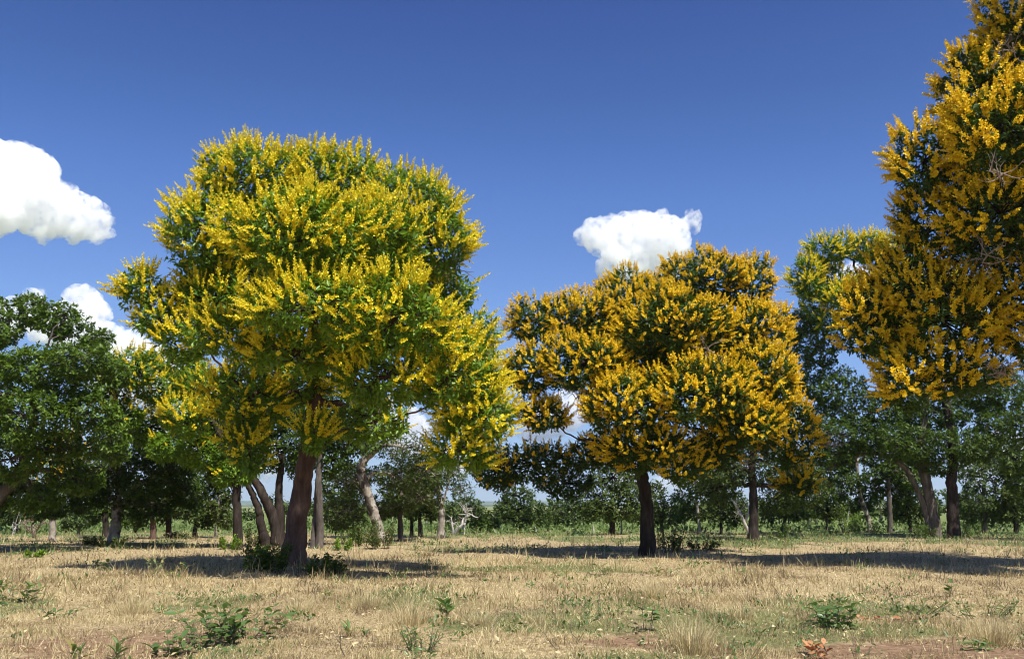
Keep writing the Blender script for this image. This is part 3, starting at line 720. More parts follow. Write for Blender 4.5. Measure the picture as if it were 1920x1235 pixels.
# --- trees of the background, left to right; each with its own crown
BG = [
 # label, base, trunk top pts, lobes, bark, leaf, extra stems
 ("rounded green bush-tree with a spreading low crown out on the left pasture", (148, 1004), [(147, 992, 0), (145, 980, 0)], [(140, 975, 22, 13, 0), (160, 978, 18, 11, 0), (125, 982, 14, 9, 0)], M_BARK_GREY, M_LEAF_GREY, 0.09),
 ("dark tree on a stout black trunk behind the pale grey trunk", (199, 1010), [(198, 980, 0), (196, 950, 0)], [(190, 945, 32, 26, 0), (225, 955, 30, 22, 0.5), (170, 965, 20, 16, 0), (240, 970, 24, 16, 0.6)], M_BARK_DARK, M_LEAF_DEEP, 0.2),
 ("brown-trunked tree at the start of the row left of the dark post-like trunk", (287, 1012), [(287, 985, 0), (286, 960, 0)], [(280, 955, 28, 22, 0), (305, 945, 24, 22, 0), (260, 975, 18, 14, 0.3)], M_BARK_RED, M_LEAF_OLIVE, 0.17),
 ("green tree with three dark trunks close together in the row", (318, 1010), [(316, 985, 0), (318, 960, 0)], [(330, 945, 38, 26, 0), (360, 960, 26, 20, 0), (345, 920, 34, 24, 0), (310, 965, 22, 16, 0.4)], M_BARK_DARK, M_LEAF_GREY, 0.16),
 ("light green bushy tree with thin dark stems right of the three-trunk tree", (364, 1008), [(366, 990, 0), (372, 965, 0)], [(375, 950, 34, 26, 0), (400, 940, 28, 28, 0), (385, 975, 24, 16, 0), (410, 968, 20, 18, 0)], M_BARK_DARK, M_LEAF_OLIVE, 0.13),
 ("slender tree on a pale thin stem beside the dark post-like trunk", (403, 1009), [(405, 985, 0), (408, 965, 0)], [(410, 955, 22, 18, 0), (400, 940, 18, 16, 0), (420, 975, 16, 12, 0)], M_BARK_PALE, M_LEAF_OLIVE, 0.07),
 ("round grey-green tree right of the slim grey trunk", (668, 1010), [(667, 990, 0), (665, 970, 0)], [(640, 955, 34, 28, 0), (672, 940, 34, 28, 0), (665, 975, 32, 18, -0.5), (625, 980, 22, 18, 0)], M_BARK_DARK, M_LEAF_GREY, 0.2),
 ("dark-crowned tree on a grey trunk right of the crooked white trunk", (751, 1014), [(751, 985, 0), (750, 960, 0)], [(745, 945, 34, 24, 0), (775, 930, 34, 26, 0.4), (720, 960, 22, 16, 0)], M_BARK_GREY, M_LEAF_OLIVE, 0.15),
 ("small dark tree on a thin black trunk between grey trunks", (772, 1006), [(772, 985, 0), (771, 965, 0)], [(770, 955, 24, 18, 0), (790, 945, 26, 20, 0)], M_BARK_DARK, M_LEAF_DEEP, 0.1),
 ("dark tree branching low into a wide Y beside the tall pale trunk", (789, 1006), [(788, 990, 0), (787, 970, 0)], [(780, 955, 26, 18, 0), (812, 960, 24, 16, 0), (800, 940, 30, 20, 0.3)], M_BARK_DARK, M_LEAF_OLIVE, 0.13),
 ("leafy green tree behind the bleached dead branches", (843, 998), [(848, 985, 0), (852, 970, 0)], [(855, 962, 26, 15, 0), (880, 955, 24, 18, 0), (840, 972, 16, 11, 0)], M_BARK_GREY, M_LEAF_GREY, 0.12),
 ("compact dark green round tree right of the bleached dead branches", (900, 998), [(900, 988, 0), (900, 978, 0)], [(900, 972, 24, 15, 0), (915, 982, 18, 10, 0), (885, 978, 16, 10, 0)], M_BARK_DARK, M_LEAF_DEEP, 0.1),
 ("tall domed dark green tree in the open gap beside the far ridge", (973, 999), [(972, 975, 0), (971, 955, 0)], [(972, 935, 30, 16, 0), (955, 955, 24, 16, 0), (990, 955, 28, 18, 0), (970, 975, 36, 14, 0), (1010, 975, 18, 14, 0)], M_BARK_DARK, M_LEAF_GREY, 0.16),
 ("small yellowish tree half hidden beside the domed dark green tree", (1028, 996), [(1028, 988, 0), (1028, 978, 0)], [(1030, 968, 18, 12, 0), (1018, 980, 14, 9, 0)], M_BARK_GREY, M_LEAF_OLIVE, 0.08),
 ("pale olive tree with bare grey stems between two rounded green trees", (1076, 995), [(1075, 980, 0), (1073, 965, 0)], [(1070, 948, 22, 14, 0), (1052, 962, 20, 13, 0), (1088, 962, 20, 14, 0), (1065, 975, 28, 10, 0)], M_BARK_PALE, M_LEAF_GREY, 0.12),
 ("large rounded mid-green tree left of the straight dark trunk", (1147, 1001), [(1148, 980, 0), (1146, 960, 0), (1148, 930, 0)], [(1150, 905, 44, 24, 0.3), (1120, 935, 32, 22, 0), (1175, 935, 36, 26, 0), (1145, 960, 48, 18, -0.4), (1110, 965, 22, 14, 0), (1190, 965, 26, 16, 0)], M_BARK_DARK, M_LEAF_OLIVE, 0.17),
 ("yellow-green tree showing on the right of the straight dark trunk", (1240, 997), [(1240, 980, 0), (1238, 965, 0)], [(1225, 935, 24, 22, 0), (1245, 955, 24, 18, 0), (1262, 970, 18, 14, 0), (1228, 968, 24, 14, 0)], M_BARK_GREY, M_LEAF_OLIVE, 0.13),
 ("dark tree with two tall bare pale stems", (1313, 999), [(1310, 975, 0), (1306, 940, 0), (1304, 905, 0)], [(1295, 900, 30, 18, 0), (1330, 895, 30, 20, 0.2), (1285, 930, 24, 18, 0.5), (1345, 925, 26, 22, 0.6), (1300, 960, 26, 16, 1.0), (1275, 965, 18, 16, 1.2)], M_BARK_PALE, M_LEAF_DEEP, 0.1),
 ("dense dark tree left of the black trunk with a swollen foot", (1352, 1000), [(1352, 985, 0), (1350, 965, 0)], [(1350, 955, 30, 22, 0), (1375, 940, 30, 24, 0), (1330, 970, 22, 14, 0), (1380, 970, 22, 16, 0)], M_BARK_DARK, M_LEAF_OLIVE, 0.11),
 ("many-stemmed dark tree right of the black trunk with a swollen foot", (1468, 1000), [(1470, 980, 0), (1476, 960, 0)], [(1465, 950, 32, 22, 0), (1495, 960, 28, 18, 0), (1480, 930, 34, 22, 0.3), (1440, 965, 20, 16, 0)], M_BARK_GREY, M_LEAF_DEEP, 0.13),
 ("small tree on a pale stem at the edge of the blue smoke", (1518, 991), [(1518, 978, 0), (1520, 965, 0)], [(1520, 955, 24, 16, 0), (1540, 962, 20, 14, 0), (1500, 965, 18, 12, 0)], M_BARK_PALE, M_LEAF_OLIVE, 0.1),
 ("dark tree on a short black trunk left of the round leafy bush", (1552, 995), [(1552, 975, 0), (1551, 950, 0)], [(1550, 925, 32, 28, 0), (1575, 945, 26, 22, 0), (1535, 950, 20, 16, 0), (1560, 965, 26, 12, 0.2)], M_BARK_DARK, M_LEAF_OLIVE, 0.14),
 ("tree with a mottled grey trunk leaning left, right of the round leafy bush", (1634, 998), [(1628, 970, 0), (1616, 940, 0), (1610, 910, 0)], [(1600, 905, 36, 22, 0), (1640, 915, 34, 24, 0.2), (1575, 925, 24, 18, 0), (1620, 945, 30, 16, 0.8)], M_BARK_PALE, M_LEAF_DEEP, 0.17),
 ("tree on a tall straight pale grey trunk with a white curved branch", (1669, 998), [(1668, 960, 0), (1667, 920, 0), (1666, 890, 0)], [(1670, 880, 36, 20, 0), (1700, 895, 34, 22, 0.3), (1690, 930, 32, 22, 0.8), (1640, 890, 28, 18, 0.2)], M_BARK_GREY, M_LEAF_DEEP, 0.17),
 ("dark thicket tree right of the straight pale grey trunk", (1706, 998), [(1706, 975, 0), (1702, 955, 0)], [(1705, 945, 32, 24, 0), (1725, 930, 30, 26, 0.3), (1690, 965, 24, 16, 0), (1725, 968, 20, 16, 0.2)], M_BARK_DARK, M_LEAF_OLIVE, 0.14),
 ("tall grey-green tree with a massed crown right of the thick black trunk", (1845, 1000), [(1845, 975, 0), (1842, 950, 0)], [(1835, 905, 36, 26, 0), (1865, 900, 36, 28, 0), (1830, 940, 40, 24, -0.3), (1870, 940, 38, 26, 0), (1820, 965, 30, 16, 0), (1865, 968, 34, 14, 0)], M_BARK_GREY, M_LEAF_GREY, 0.18),
 ("olive tree running out of the frame at the right edge", (1905, 1000), [(1905, 980, 0), (1903, 955, 0)], [(1895, 930, 32, 24, 0), (1920, 900, 34, 28, 0), (1905, 965, 34, 16, 0), (1935, 945, 30, 26, 0)], M_BARK_DARK, M_LEAF_OLIVE, 0.16),
 ("thin dark tree far behind the pale grey trunk at the left edge", (30, 1000), [(30, 985, 0), (32, 965, 0)], [(25, 950, 34, 22, 0), (55, 960, 26, 18, 0), (-5, 955, 34, 26, 0), (15, 972, 26, 12, 0)], M_BARK_DARK, M_LEAF_OLIVE, 0.12),
]
for i, (lab, base, trk, lob, brk, lf, rr) in enumerate(BG):
    if 840 < base[0] < 1280:
        lob = [(q[0], q[1] - (1000 - q[1]) * 0.1, q[2] * 1.2, q[3] * 1.25, q[4]) for q in lob]
    elif i not in (0,):
        up = 55 if base[0] > 1280 else 45
        trk = trk + [(trk[-1][0] + (3 if i % 2 else -4), trk[-1][1] - up * 0.8, 0)]
        lob = lob + [(q[0] + (8 if i % 3 else -8), q[1] - up, q[2] * 1.15, q[3] * 1.1, q[4] + 0.4) for q in lob[:3]]
    tree("background_tree", lab, "tree", base, trk, lob, brk, lf, 200 + i * 3, r0=rr, rtop=0.55, group="trees along the back of the clearing", dens=8, leaf=(0.22, 0.11), nleaf=6,
         inner=7, sub_r=(0.35, 0.8), drop=0.05, trunk_sides=7, flare=1.2)

# farther wood line: smaller trees at 110-170 m, each a thing
MARKS = [(30, "the thin dark tree by the left edge"), (98, "the slim pale trunk"), (148, "the low bush-tree on the left pasture"), (212, "the pale grey trunk"), (287, "the brown trunk"), (318, "the three close trunks"),
         (364, "the light green bushy tree"), (447, "the dark post-like trunk"), (520, "the slanting dark stems"), (550, "the leaning reddish trunk"), (599, "the slim grey trunk"), (668, "the round grey-green tree"), (712, "the crooked white trunk"), (751, "the short grey trunk"),
         (789, "the wide black Y-shaped tree"), (826, "the tall pale fanning trunk"), (860, "the bleached dead branches"), (937, "the forked white dead tree"), (973, "the domed dark green tree"), (1028, "the small yellowish tree"), (1076, "the pale olive tree"), (1147, "the large rounded green tree"),
         (1213, "the golden tree's straight trunk"), (1240, "the yellow-green tree"), (1313, "the two tall bare pale stems"), (1352, "the dense dark tree"), (1411, "the swollen-footed black trunk"), (1468, "the many-stemmed dark tree"), (1518, "the smoke-side pale stem"), (1552, "the short black trunk"), (1590, "the round leafy bush"),
         (1634, "the mottled leaning trunk"), (1669, "the straight pale grey trunk"), (1706, "the dark thicket tree"), (1752, "the grey forked trunk"), (1788, "the thick black trunk"), (1845, "the massed grey-green crown"), (1905, "the olive tree at the right edge")]
rngw = np.random.default_rng(77)
xs = [-20, 20, 75, 120, 165, 240, 300, 345, 400, 430, 470, 520, 560, 610, 650, 700, 740, 800, 850, 925, 950, 1000, 1045, 1095, 1130, 1200, 1255, 1290, 1330, 1380, 1430, 1480, 1530, 1580, 1610, 1650, 1690, 1740, 1780, 1820, 1860, 1900, 1935]
for i, x in enumerate(xs):
    gap = x in (430, 470, 925, 1000)
    by = rngw.uniform(974, 983); hh = rngw.uniform(18, 24) if gap else rngw.uniform(26, 44)
    if x > 1270: hh *= 1.5
    if 500 < x < 860: hh *= 1.3
    w = rngw.uniform(14, 26)
    lob = [(x + rngw.uniform(-6, 6), by - hh * 0.72, w, hh * 0.3, 0), (x - w * 0.6, by - hh * 0.5, w * 0.8, hh * 0.28, 0), (x + w * 0.7, by - hh * 0.48, w * 0.75, hh * 0.26, 0)]
    lx, ph = min(MARKS, key=lambda q: abs(q[0] - x))
    side = "straight behind" if abs(lx - x) < 9 else ("just left behind" if x < lx else "just right behind")
    dlab = "small distant %s tree %s %s" % (["olive", "dark green", "grey-green", "dull olive"][i % 4], side, ph)
    tree("distant_tree", dlab, "tree", (x, by), [(x + 1, by - hh * 0.3, 0), (x, by - hh * 0.6, 0)], lob, [M_BARK_GREY, M_BARK_DARK, M_BARK_PALE][i % 3],
         [M_LEAF_OLIVE, M_LEAF_DEEP, M_LEAF_GREY, M_LEAF_OLIVE][i % 4], 400 + i, r0=0.16, rtop=0.5, group="distant wood line", dens=2.6, leaf=(0.42, 0.24), nleaf=5, inner=1.6, sub_r=(0.6, 1.3), trunk_sides=6, flare=1.2)

# ------------------------------------------------------------------ bleached dead trees
def dead_tree(name, label, base, paths, seed, r0, mat=M_DEADWOOD, twigs=6):
    rng = np.random.default_rng(seed)
    b0 = ground_at(*base); Y0 = b0[1]
    root = empty(name, b0, label, "dead tree")
    for i, pts in enumerate(paths):
        P = [at(p[0], p[1], Y0 + rng.normal(0, 0.15)) for p in pts]
        if i == 0: P = [b0 - [0, 0, 0.1]] + P
        C = spline(P, 12); bf = Buf()
        tube(bf, C, np.linspace(r0 * (1 if i == 0 else 0.6), r0 * 0.2, 12), 6, 0.5, 0.1, seed)
        for t in range(twigs):
            s = C[rng.integers(4, 12)]; L = rng.uniform(0.2, 0.6)
            d = unit(np.array([rng.normal(0, 1), rng.normal(0, 0.7), abs(rng.normal(0.5, 0.5))]))
            tube(bf, spline([s, s + d * L * 0.5 + rng.normal(0, 0.08, 3), s + d * L + rng.normal(0, 0.15, 3)], 5), np.linspace(r0 * 0.25, 0.006, 5), 4, 0.5, cap=False)
        link("trunk" if i == 0 else "branch", bf.mesh("deadwood", mat, b0, True), root)
dead_tree("dead_tree", "bleached white dead tree with an elbowed limb beside the tall pale trunk", (852, 1001), [[(858, 992), (866, 984), (868, 974), (878, 964)], [(870, 984), (874, 972), (875, 955)], [(850, 999), (848, 985), (846, 970)]], 5, 0.14)
dead_tree("dead_tree", "bleached white dead tree standing upright with two short arms", (869, 1001), [[(870, 985), (873, 970), (877, 955)], [(873, 970), (882, 964), (888, 968)], [(875, 962), (868, 955)]], 6, 0.11)
dead_tree("dead_tree", "slim forked white dead tree left of the domed dark green tree", (937, 998), [[(935, 985), (930, 975), (925, 966)], [(936, 985), (940, 977)]], 7, 0.1)
dead_tree("dead_tree", "grey leafless thorny shrub tree on the left pasture", (64, 1008), [[(64, 998), (62, 985), (58, 972)], [(64, 998), (75, 985), (82, 975)], [(64, 1000), (52, 990), (46, 980)]], 8, 0.11, M_TWIG, 14)
dead_tree("dead_tree", "small bleached stump with antler-like arms at the far left", (24, 1002), [[(27, 995), (31, 985), (38, 980)], [(27, 995), (22, 985)]], 9, 0.09)
dead_tree("dead_tree", "leaning bare pale tree crossing in front of the dense dark tree", (1408, 1003), [[(1398, 985), (1390, 965), (1380, 948), (1372, 935)], [(1396, 980), (1404, 960), (1402, 945)], [(1392, 968), (1384, 960)]], 10, 0.12)
dead_tree("dead_tree", "pair of bare white stems beside the round leafy bush", (1582, 992), [[(1578, 970), (1574, 945), (1572, 930)], [(1588, 985), (1592, 955), (1596, 930)]], 12, 0.09)

# ------------------------------------------------------------------ dry grass, green pasture growth
def blades(buf, P, h, w, lean, ang, tint, rng, segs=2):
    n = len(P)
    d = np.stack([np.cos(ang), np.sin(ang), np.zeros(n)], -1)
    face = rng.uniform(0, 2 * math.pi, n)
    sd = np.stack([np.cos(face), np.sin(face), np.zeros(n)], -1) * (w / 2)[:, None]
    up = np.array([0, 0, 1.0])
    mid = P + up * (h * 0.55 * np.cos(lean * 0.6))[:, None] + d * (h * 0.55 * np.sin(lean * 0.6))[:, None]
    tip = mid + up * (h * 0.45 * np.cos(lean * 1.5))[:, None] + d * (h * 0.45 * np.sin(lean * 1.5))[:, None]
    tip[:, 2] = np.maximum(tip[:, 2], P[:, 2] + 0.012)
    if segs == 2:
        V = np.stack([P - sd, P + sd, mid + sd * 0.8, mid - sd * 0.8, tip], 1)
        T = np.array([[0, 1, 2], [0, 2, 3], [3, 2, 4]])
    else:
        V = np.stack([P - sd, P + sd, tip], 1); T = np.array([[0, 1, 2]])
    m = V.shape[1]
    buf.add(V.reshape(-1, 3), (T[None] + (np.arange(n) * m)[:, None, None]).reshape(-1, 3), np.repeat(tint, m))

def scatter(n, y0, y1, rng, pw=1.0):
    y = y0 + (y1 - y0) * rng.uniform(0, 1, n) ** pw
    x = rng.uniform(-1, 1, n) * (0.56 * y + 1.5)
    return np.stack([x, y], -1)

def straw_tint(P, rng):
    n = len(P)
    base = 0.26 + 0.5 * vnoise(P, 1.9, 31) + rng.normal(0, 0.17, n) - 0.3 * sstep(0.55, 0.8, vnoise(P, 0.7, 33))
    t = np.clip(base, 0.02, 0.8)
    g = rng.uniform(0, 1, n) < 0.02 + (0.2 + 0.3 * sstep(18, 40, P[:, 1])) * green_f(P)
    return np.where(g, rng.uniform(0.88, 1.0, n), t)

def dry_grass():
    rng = np.random.default_rng(301)
    bf = Buf()
    for n, y0, y1, hh, ww, segs in ((140000, 9.2, 17.5, 0.066, 0.006, 2), (80000, 17.5, 30, 0.09, 0.011, 2), (80000, 30, 64, 0.11, 0.026, 1)):
        P = scatter(n, y0, y1, rng)
        keep = rng.uniform(0, 1, n) > 0.55 * soil_f(P) + 0.55 * sstep(0.5, 0.25, vnoise(P, 0.45, 41))
        P = P[keep]; n = len(P)
        clump = 0.6 * vnoise(P, 0.33, 43) + 0.4 * vnoise(P, 0.14, 45)
        h = hh * rng.uniform(0.4, 1.4, n) * (0.45 + 2.2 * sstep(0.45, 0.85, clump)) * (1 + 0.6 * sstep(0.55, 0.8, vnoise(P, 2.4, 44)))
        lying = rng.uniform(0, 1, n) < 0.62 - 0.5 * sstep(0.55, 0.8, clump)
        lean = np.where(lying, rng.uniform(0.9, 1.5, n), np.abs(rng.normal(0.45, 0.35, n)))
        h = np.where(lying, h * 1.5 + 0.03, h)
        P3 = np.c_[P, gh(P[:, 0], P[:, 1]) - 0.005]
        w = ww * rng.uniform(0.6, 1.6, n)
        blades(bf, P3, h, w, lean, rng.uniform(0, 6.283, n), straw_tint(P, rng), rng, segs)
    tag(link("dry_grass", bf.mesh("dry_grass", M_STRAW)), "short dry straw-coloured grass covering the clearing", "grass", kind="stuff")
dry_grass()

def leaf_litter():
    """bleached and brown fallen leaves lying in the straw"""
    rng = np.random.default_rng(309)
    P = scatter(5200, 9.4, 30, rng, 1.3); n = len(P); bf = Buf()
    a = rng.uniform(0, 6.283, n)
    ax = np.stack([np.cos(a), np.sin(a), rng.normal(0.1, 0.25, n)], -1); nn = rng.normal(0, 0.45, (n, 3)) + [0, 0, 1]
    ll = rng.uniform(0.03, 0.09, n)
    leaves(bf, np.c_[P, gh(P[:, 0], P[:, 1]) + rng.uniform(0.015, 0.07, n)], ax, nn, ll, ll * rng.uniform(0.2, 0.55, n), np.where(rng.uniform(0, 1, n) < 0.35, rng.uniform(0.0, 0.3, n), rng.uniform(0.6, 0.8, n)))
    tag(link("leaf_litter", bf.mesh("leaf_litter", M_STRAW)), "bleached and brown fallen leaves scattered in the straw", "leaf litter", kind="stuff")
leaf_litter()

def ground_herbs():
    """small green herbs dotted through the straw"""
    rng = np.random.default_rng(307)
    bf = Buf()
    C = scatter(2600, 9.5, 58, rng)
    C = C[rng.uniform(0, 1, len(C)) < 0.12 + 0.9 * green_f(C)]
    m = 16
    n = len(C); sc = 0.6 + 0.02 * C[:, 1]
    Q = np.repeat(C, m, 0) + rng.normal(0, 0.11, (n * m, 2)) * np.repeat(sc, m)[:, None]
    z = gh(Q[:, 0], Q[:, 1]) + np.abs(rng.normal(0, 0.06, n * m)) * np.repeat(sc, m)
    ax = unit(rng.normal(0, 1, (n * m, 3)) + [0, 0, 0.6]); nn = rng.normal(0, 0.5, (n * m, 3)) + [0, -0.2, 1]
    ll = rng.uniform(0.05, 0.11, n * m) * np.repeat(sc, m)
    leaves(bf, np.c_[Q, z], ax, nn, ll, ll * rng.uniform(0.25, 0.55, n * m), np.clip(np.repeat(rng.normal(0.5, 0.2, n), m) + rng.normal(0, 0.15, n * m), 0, 1))
    tag(link("ground_herbs", bf.mesh("ground_herbs", M_LEAF_WEED)), "small green herbs dotted through the dry straw", "ground cover", kind="stuff")
ground_herbs()

def pasture():
    rng = np.random.default_rng(311)
    bf = Buf()
    n = 15000
    P = scatter(n, 56, 82, rng, 1.3)
    keep = P[:, 1] > 57 + 5 * vnoise(P, 9, 51) ; P = P[keep]; n = len(P)
    hgt = 0.16 + 0.5 * sstep(0.4, 0.8, vnoise(P, 2.2, 52))
    z = gh(P[:, 0], P[:, 1]) + hgt * rng.uniform(0, 1, n)
    P3 = np.c_[P, z]
    ax = unit(rng.normal(0, 1, (n, 3)) + [0, 0, 0.7]); nn = rng.normal(0, 0.6, (n, 3)) + [0, -0.3, 1]
    ll = rng.uniform(0.16, 0.36, n)
    leaves(bf, P3, ax, nn, ll, ll * 0.5, np.clip(rng.normal(0.5, 0.2, n) + 0.3 * (vnoise(P, 6, 53) - 0.5), 0, 1))
    tag(link("pasture_growth", bf.mesh("pasture_growth", M_GREENGRASS)), "low green growth along the edge of the far pasture", "ground cover", kind="stuff")
pasture()

# ------------------------------------------------------------------ tussocks of pale dry grass
def tussock(px, py, wpx, hpx, label, seed, nb=300):
    rng = np.random.default_rng(seed)
    g = ground_at(px, py); k = mpp(g[1]); r = wpx * k / 2; h = hpx * k
    a = rng.uniform(0, 6.283, nb); q = np.sqrt(rng.uniform(0, 1, nb)) * r * 0.45
    P = np.c_[g[0] + np.cos(a) * q, g[1] + np.sin(a) * q]
    P = np.c_[P, gh(P[:, 0], P[:, 1]) - 0.01]
    bf = Buf()
    blades(bf, P, h * rng.uniform(0.6, 1.35, nb), np.full(nb, 0.006), np.clip(rng.normal(0.55, 0.3, nb), 0.02, 1.25), a + rng.normal(0, 0.4, nb), np.clip(rng.normal(0.62, 0.12, nb), 0.2, 0.8), rng)
    tag(link("grass_tussock", bf.mesh("grass_tussock", M_STRAW, g), None, g), label, "grass tuft", "pale grass tussocks in the foreground")
for i, (x, y, w, h, lab) in enumerate([
    (770, 1172, 110, 50, "bushy pale tussock behind the round green weed bush"), (900, 1172, 110, 26, "low flattened pale tussock beside the upright rosette weed"), (1000, 1170, 90, 24, "small low pale tussock right of the flattened one"),
    (1295, 1222, 160, 62, "largest pale tussock, fountain-shaped on bare red soil"), (1860, 1208, 150, 50, "wide brownish tussock above the bright green strap leaves"), (245, 1150, 130, 36, "low pale tussock left of the large leafy clump"),
    (560, 1150, 130, 36, "soft pale tussock right of the large leafy clump"), (690, 1140, 110, 32, "thin pale tussock between the leafy clump and the bushy tussock"), (1225, 1120, 90, 34, "tall wispy tussock behind the small sapling"), (1385, 1160, 110, 30, "greyish low tussock left of the sprawling shrub")]):
    tussock(x, y, w, h, lab, 500 + i, 420 if w > 140 else 280)

# ------------------------------------------------------------------ weeds and shrubs
def leaf_blade(width, curl, tint, mat=M_LEAF_WEED):
    t = np.array([0.3, 0.65]); w = np.array([0.85, 0.8]) * width / 2
    V = [[0, 0, 0]]
    for i in range(2):
        z = -curl * t[i] ** 2
        V += [[t[i], -w[i], z + 0.05], [t[i], 0, z], [t[i], w[i], z + 0.05]]
    V.append([1, 0, -curl])
    T = [[0, 1, 2], [0, 2, 3], [1, 4, 5], [1, 5, 2], [2, 5, 6], [2, 6, 3], [4, 7, 5], [5, 7, 6]]
    return mesh_np("leaf", np.array(V), np.array(T), mat, np.full(8, tint), True)
LEAF_SETS = {
    "broad": [leaf_blade(0.5, 0.25, t) for t in (0.2, 0.4, 0.6, 0.75)],
    "narrow": [leaf_blade(0.22, 0.35, t) for t in (0.3, 0.5, 0.75)],
    "yellow": [leaf_blade(0.34, 0.2, t) for t in (0.7, 0.85, 0.95)],
    "dry": [leaf_blade(0.55, 0.3, t, M_DRYLEAF) for t in (0.2, 0.5, 0.9)],
}
def weed(name, label, cat, px, py, wpx, hpx, nst, nl, lpx, kind, seed, group=None, upright=0.5, bare=0.25):
    rng = np.random.default_rng(seed)
    g = ground_at(px, py); k = mpp(g[1]); r = wpx * k / 2; h = hpx * k; L = lpx * k
    root = empty(name, g, label, cat, group)
    for s in range(nst):
        a = rng.uniform(0, 6.283); q = rng.uniform(0.15, 1) ** 0.6
        foot = np.array([np.cos(a) * r * 0.5 * q, np.sin(a) * r * 0.5 * q, 0.0]); foot[2] = float(gh(g[0] + foot[0], g[1] + foot[1])) - g[2] - 0.02
        top = foot + [np.cos(a) * r * 0.5 * q, np.sin(a) * r * 0.5 * q, h * rng.uniform(0.55, 1.0)]
        C = spline([foot, (foot + top) / 2 + rng.normal(0, 0.05, 3) * h, top], 6)
        bf = Buf(); tube(bf, C, np.linspace(0.006, 0.003, 6), 4, 0.5, cap=False)
        link("stem", bf.mesh("stem", M_TWIG), root)
        for j in range(nl):
            t = bare + (1 - bare) * (j + 0.5) / nl
            p = C[0] * (1 - t) + C[-1] * t if len(C) < 2 else C[min(5, int(t * 5.99))]
            b = a + j * 2.4 + rng.normal(0, 0.4)
            el = rng.uniform(-0.1, 0.9) if upright < 0.7 else rng.uniform(0.4, 1.2)
            d = Vector((math.cos(b) * math.cos(el), math.sin(b) * math.cos(el), math.sin(el)))
            M = d.to_track_quat('X', 'Z').to_matrix().to_4x4() @ Matrix.Rotation(rng.normal(0, 0.4), 4, 'X')
            sc = L * rng.uniform(0.65, 1.2)
            o = link("leaf", LEAF_SETS[kind][rng.integers(0, len(LEAF_SETS[kind]))], root)
            o.matrix_local = Matrix.Translation(p.tolist()) @ M @ Matrix.Scale(sc, 4)
W_ = [
 ("leafy_weed", "large clump of broad grey-green leaves on reddish soil", "weed", 440, 1200, 200, 58, 22, 10, 22, "broad", 0.5),
 ("leafy_weed", "sprawling broad-leaved weed just left of the large leafy clump", "weed", 320, 1228, 100, 44, 7, 7, 22, "broad", 0.5),
 ("strap_leaved_weed", "low palm-like fan of pale strap leaves at the bottom left", "weed", 215, 1236, 50, 34, 3, 7, 28, "narrow", 0.8),
 ("strap_leaved_weed", "pair of yellow-green strap-leaved shoots at the bottom left corner", "weed", 140, 1238, 50, 34, 2, 6, 30, "yellow", 0.8),
 ("leafy_weed", "bright green weedy patch at the left edge", "weed", 28, 1130, 100, 46, 11, 7, 18, "yellow", 0.5),
 ("leafy_weed", "small low weed with dull leaves in straw left of the leafy clump", "weed", 115, 1158, 70, 26, 4, 6, 15, "broad", 0.5),
 ("leafy_weed", "tiny two-stemmed weed above the leafy clump's left end", "weed", 305, 1150, 40, 24, 2, 6, 15, "narrow", 0.5),
 ("round_weed_bush", "small round bush of fine dark green leaves on bare soil", "bush", 788, 1222, 86, 48, 18, 11, 13, "narrow", 0.5),
 ("rosette_weed", "upright rosette of dark tongue-shaped leaves in pale straw", "weed", 842, 1156, 36, 26, 4, 6, 20, "broad", 0.9),
 ("strap_leaved_weed", "single yellow-green tulip-like shoot left of the round bush", "weed", 655, 1194, 16, 24, 1, 6, 22, "yellow", 0.9),
 ("strap_leaved_weed", "thin upright green shoot beside the tulip-like one", "weed", 685, 1192, 16, 24, 1, 7, 20, "narrow", 0.9),
 ("sapling", "small sapling with a leafy round head on a bare stem", "sapling", 1210, 1182, 46, 48, 4, 9, 15, "broad", 0.5),
 ("leafy_weed", "sprawling shrub of dark leaves with rusty leaves at its foot", "shrub", 1570, 1172, 120, 46, 17, 9, 19, "broad", 0.5),
 ("leafy_weed", "wide tangle of dull green weeds right of the sprawling shrub", "weed", 1690, 1150, 170, 34, 16, 8, 14, "narrow", 0.4),
 ("leafy_weed", "dark weed tangle with upright stalks at the right edge", "weed", 1840, 1155, 150, 40, 15, 8, 15, "narrow", 0.5),
 ("strap_leaved_weed", "spray of glossy strap leaves below the brownish tussock", "weed", 1835, 1218, 60, 24, 2, 8, 32, "narrow", 0.3),
 ("leafy_weed", "single tall weed with a dark head behind the tangle", "weed", 1790, 1118, 24, 26, 2, 6, 14, "broad", 0.6),
 ("leafy_weed", "light green weed with waxy leaves on straw near the shaded grass", "weed", 607, 1124, 44, 22, 3, 6, 14, "yellow", 0.5),
 ("leafy_weed", "bright weed at the right end of the big tree's shadow", "weed", 900, 1080, 40, 18, 4, 6, 12, "yellow", 0.5),
 ("leafy_weed", "green weeds in sparse straw left of the big tree's shadow", "weed", 315, 1078, 80, 30, 8, 7, 14, "yellow", 0.5),
 ("leafy_weed", "low weeds further left of the big tree's shadow", "weed", 185, 1068, 70, 20, 5, 6, 13, "broad", 0.5),
 ("leafy_weed", "pale weed in open straw between the two front trees", "weed", 1062, 1082, 60, 16, 4, 6, 12, "yellow", 0.5),
 ("leafy_weed", "olive weed patch in open straw below the golden tree", "weed", 1130, 1078, 60, 20, 5, 6, 12, "narrow", 0.5),
 ("leafy_weed", "green weeds in straw right below the straight dark trunk", "weed", 1250, 1078, 70, 18, 5, 6, 12, "yellow", 0.5),
]
for i, (nm, lab, cat, x, y, w, h, ns, nl, lp, kd, upr) in enumerate(W_):
    weed(nm, lab, cat, x, y, w, h, ns, nl, lp, kd, 600 + i, "weeds in the foreground", upr, 0.55 if nm == "sapling" else 0.15)
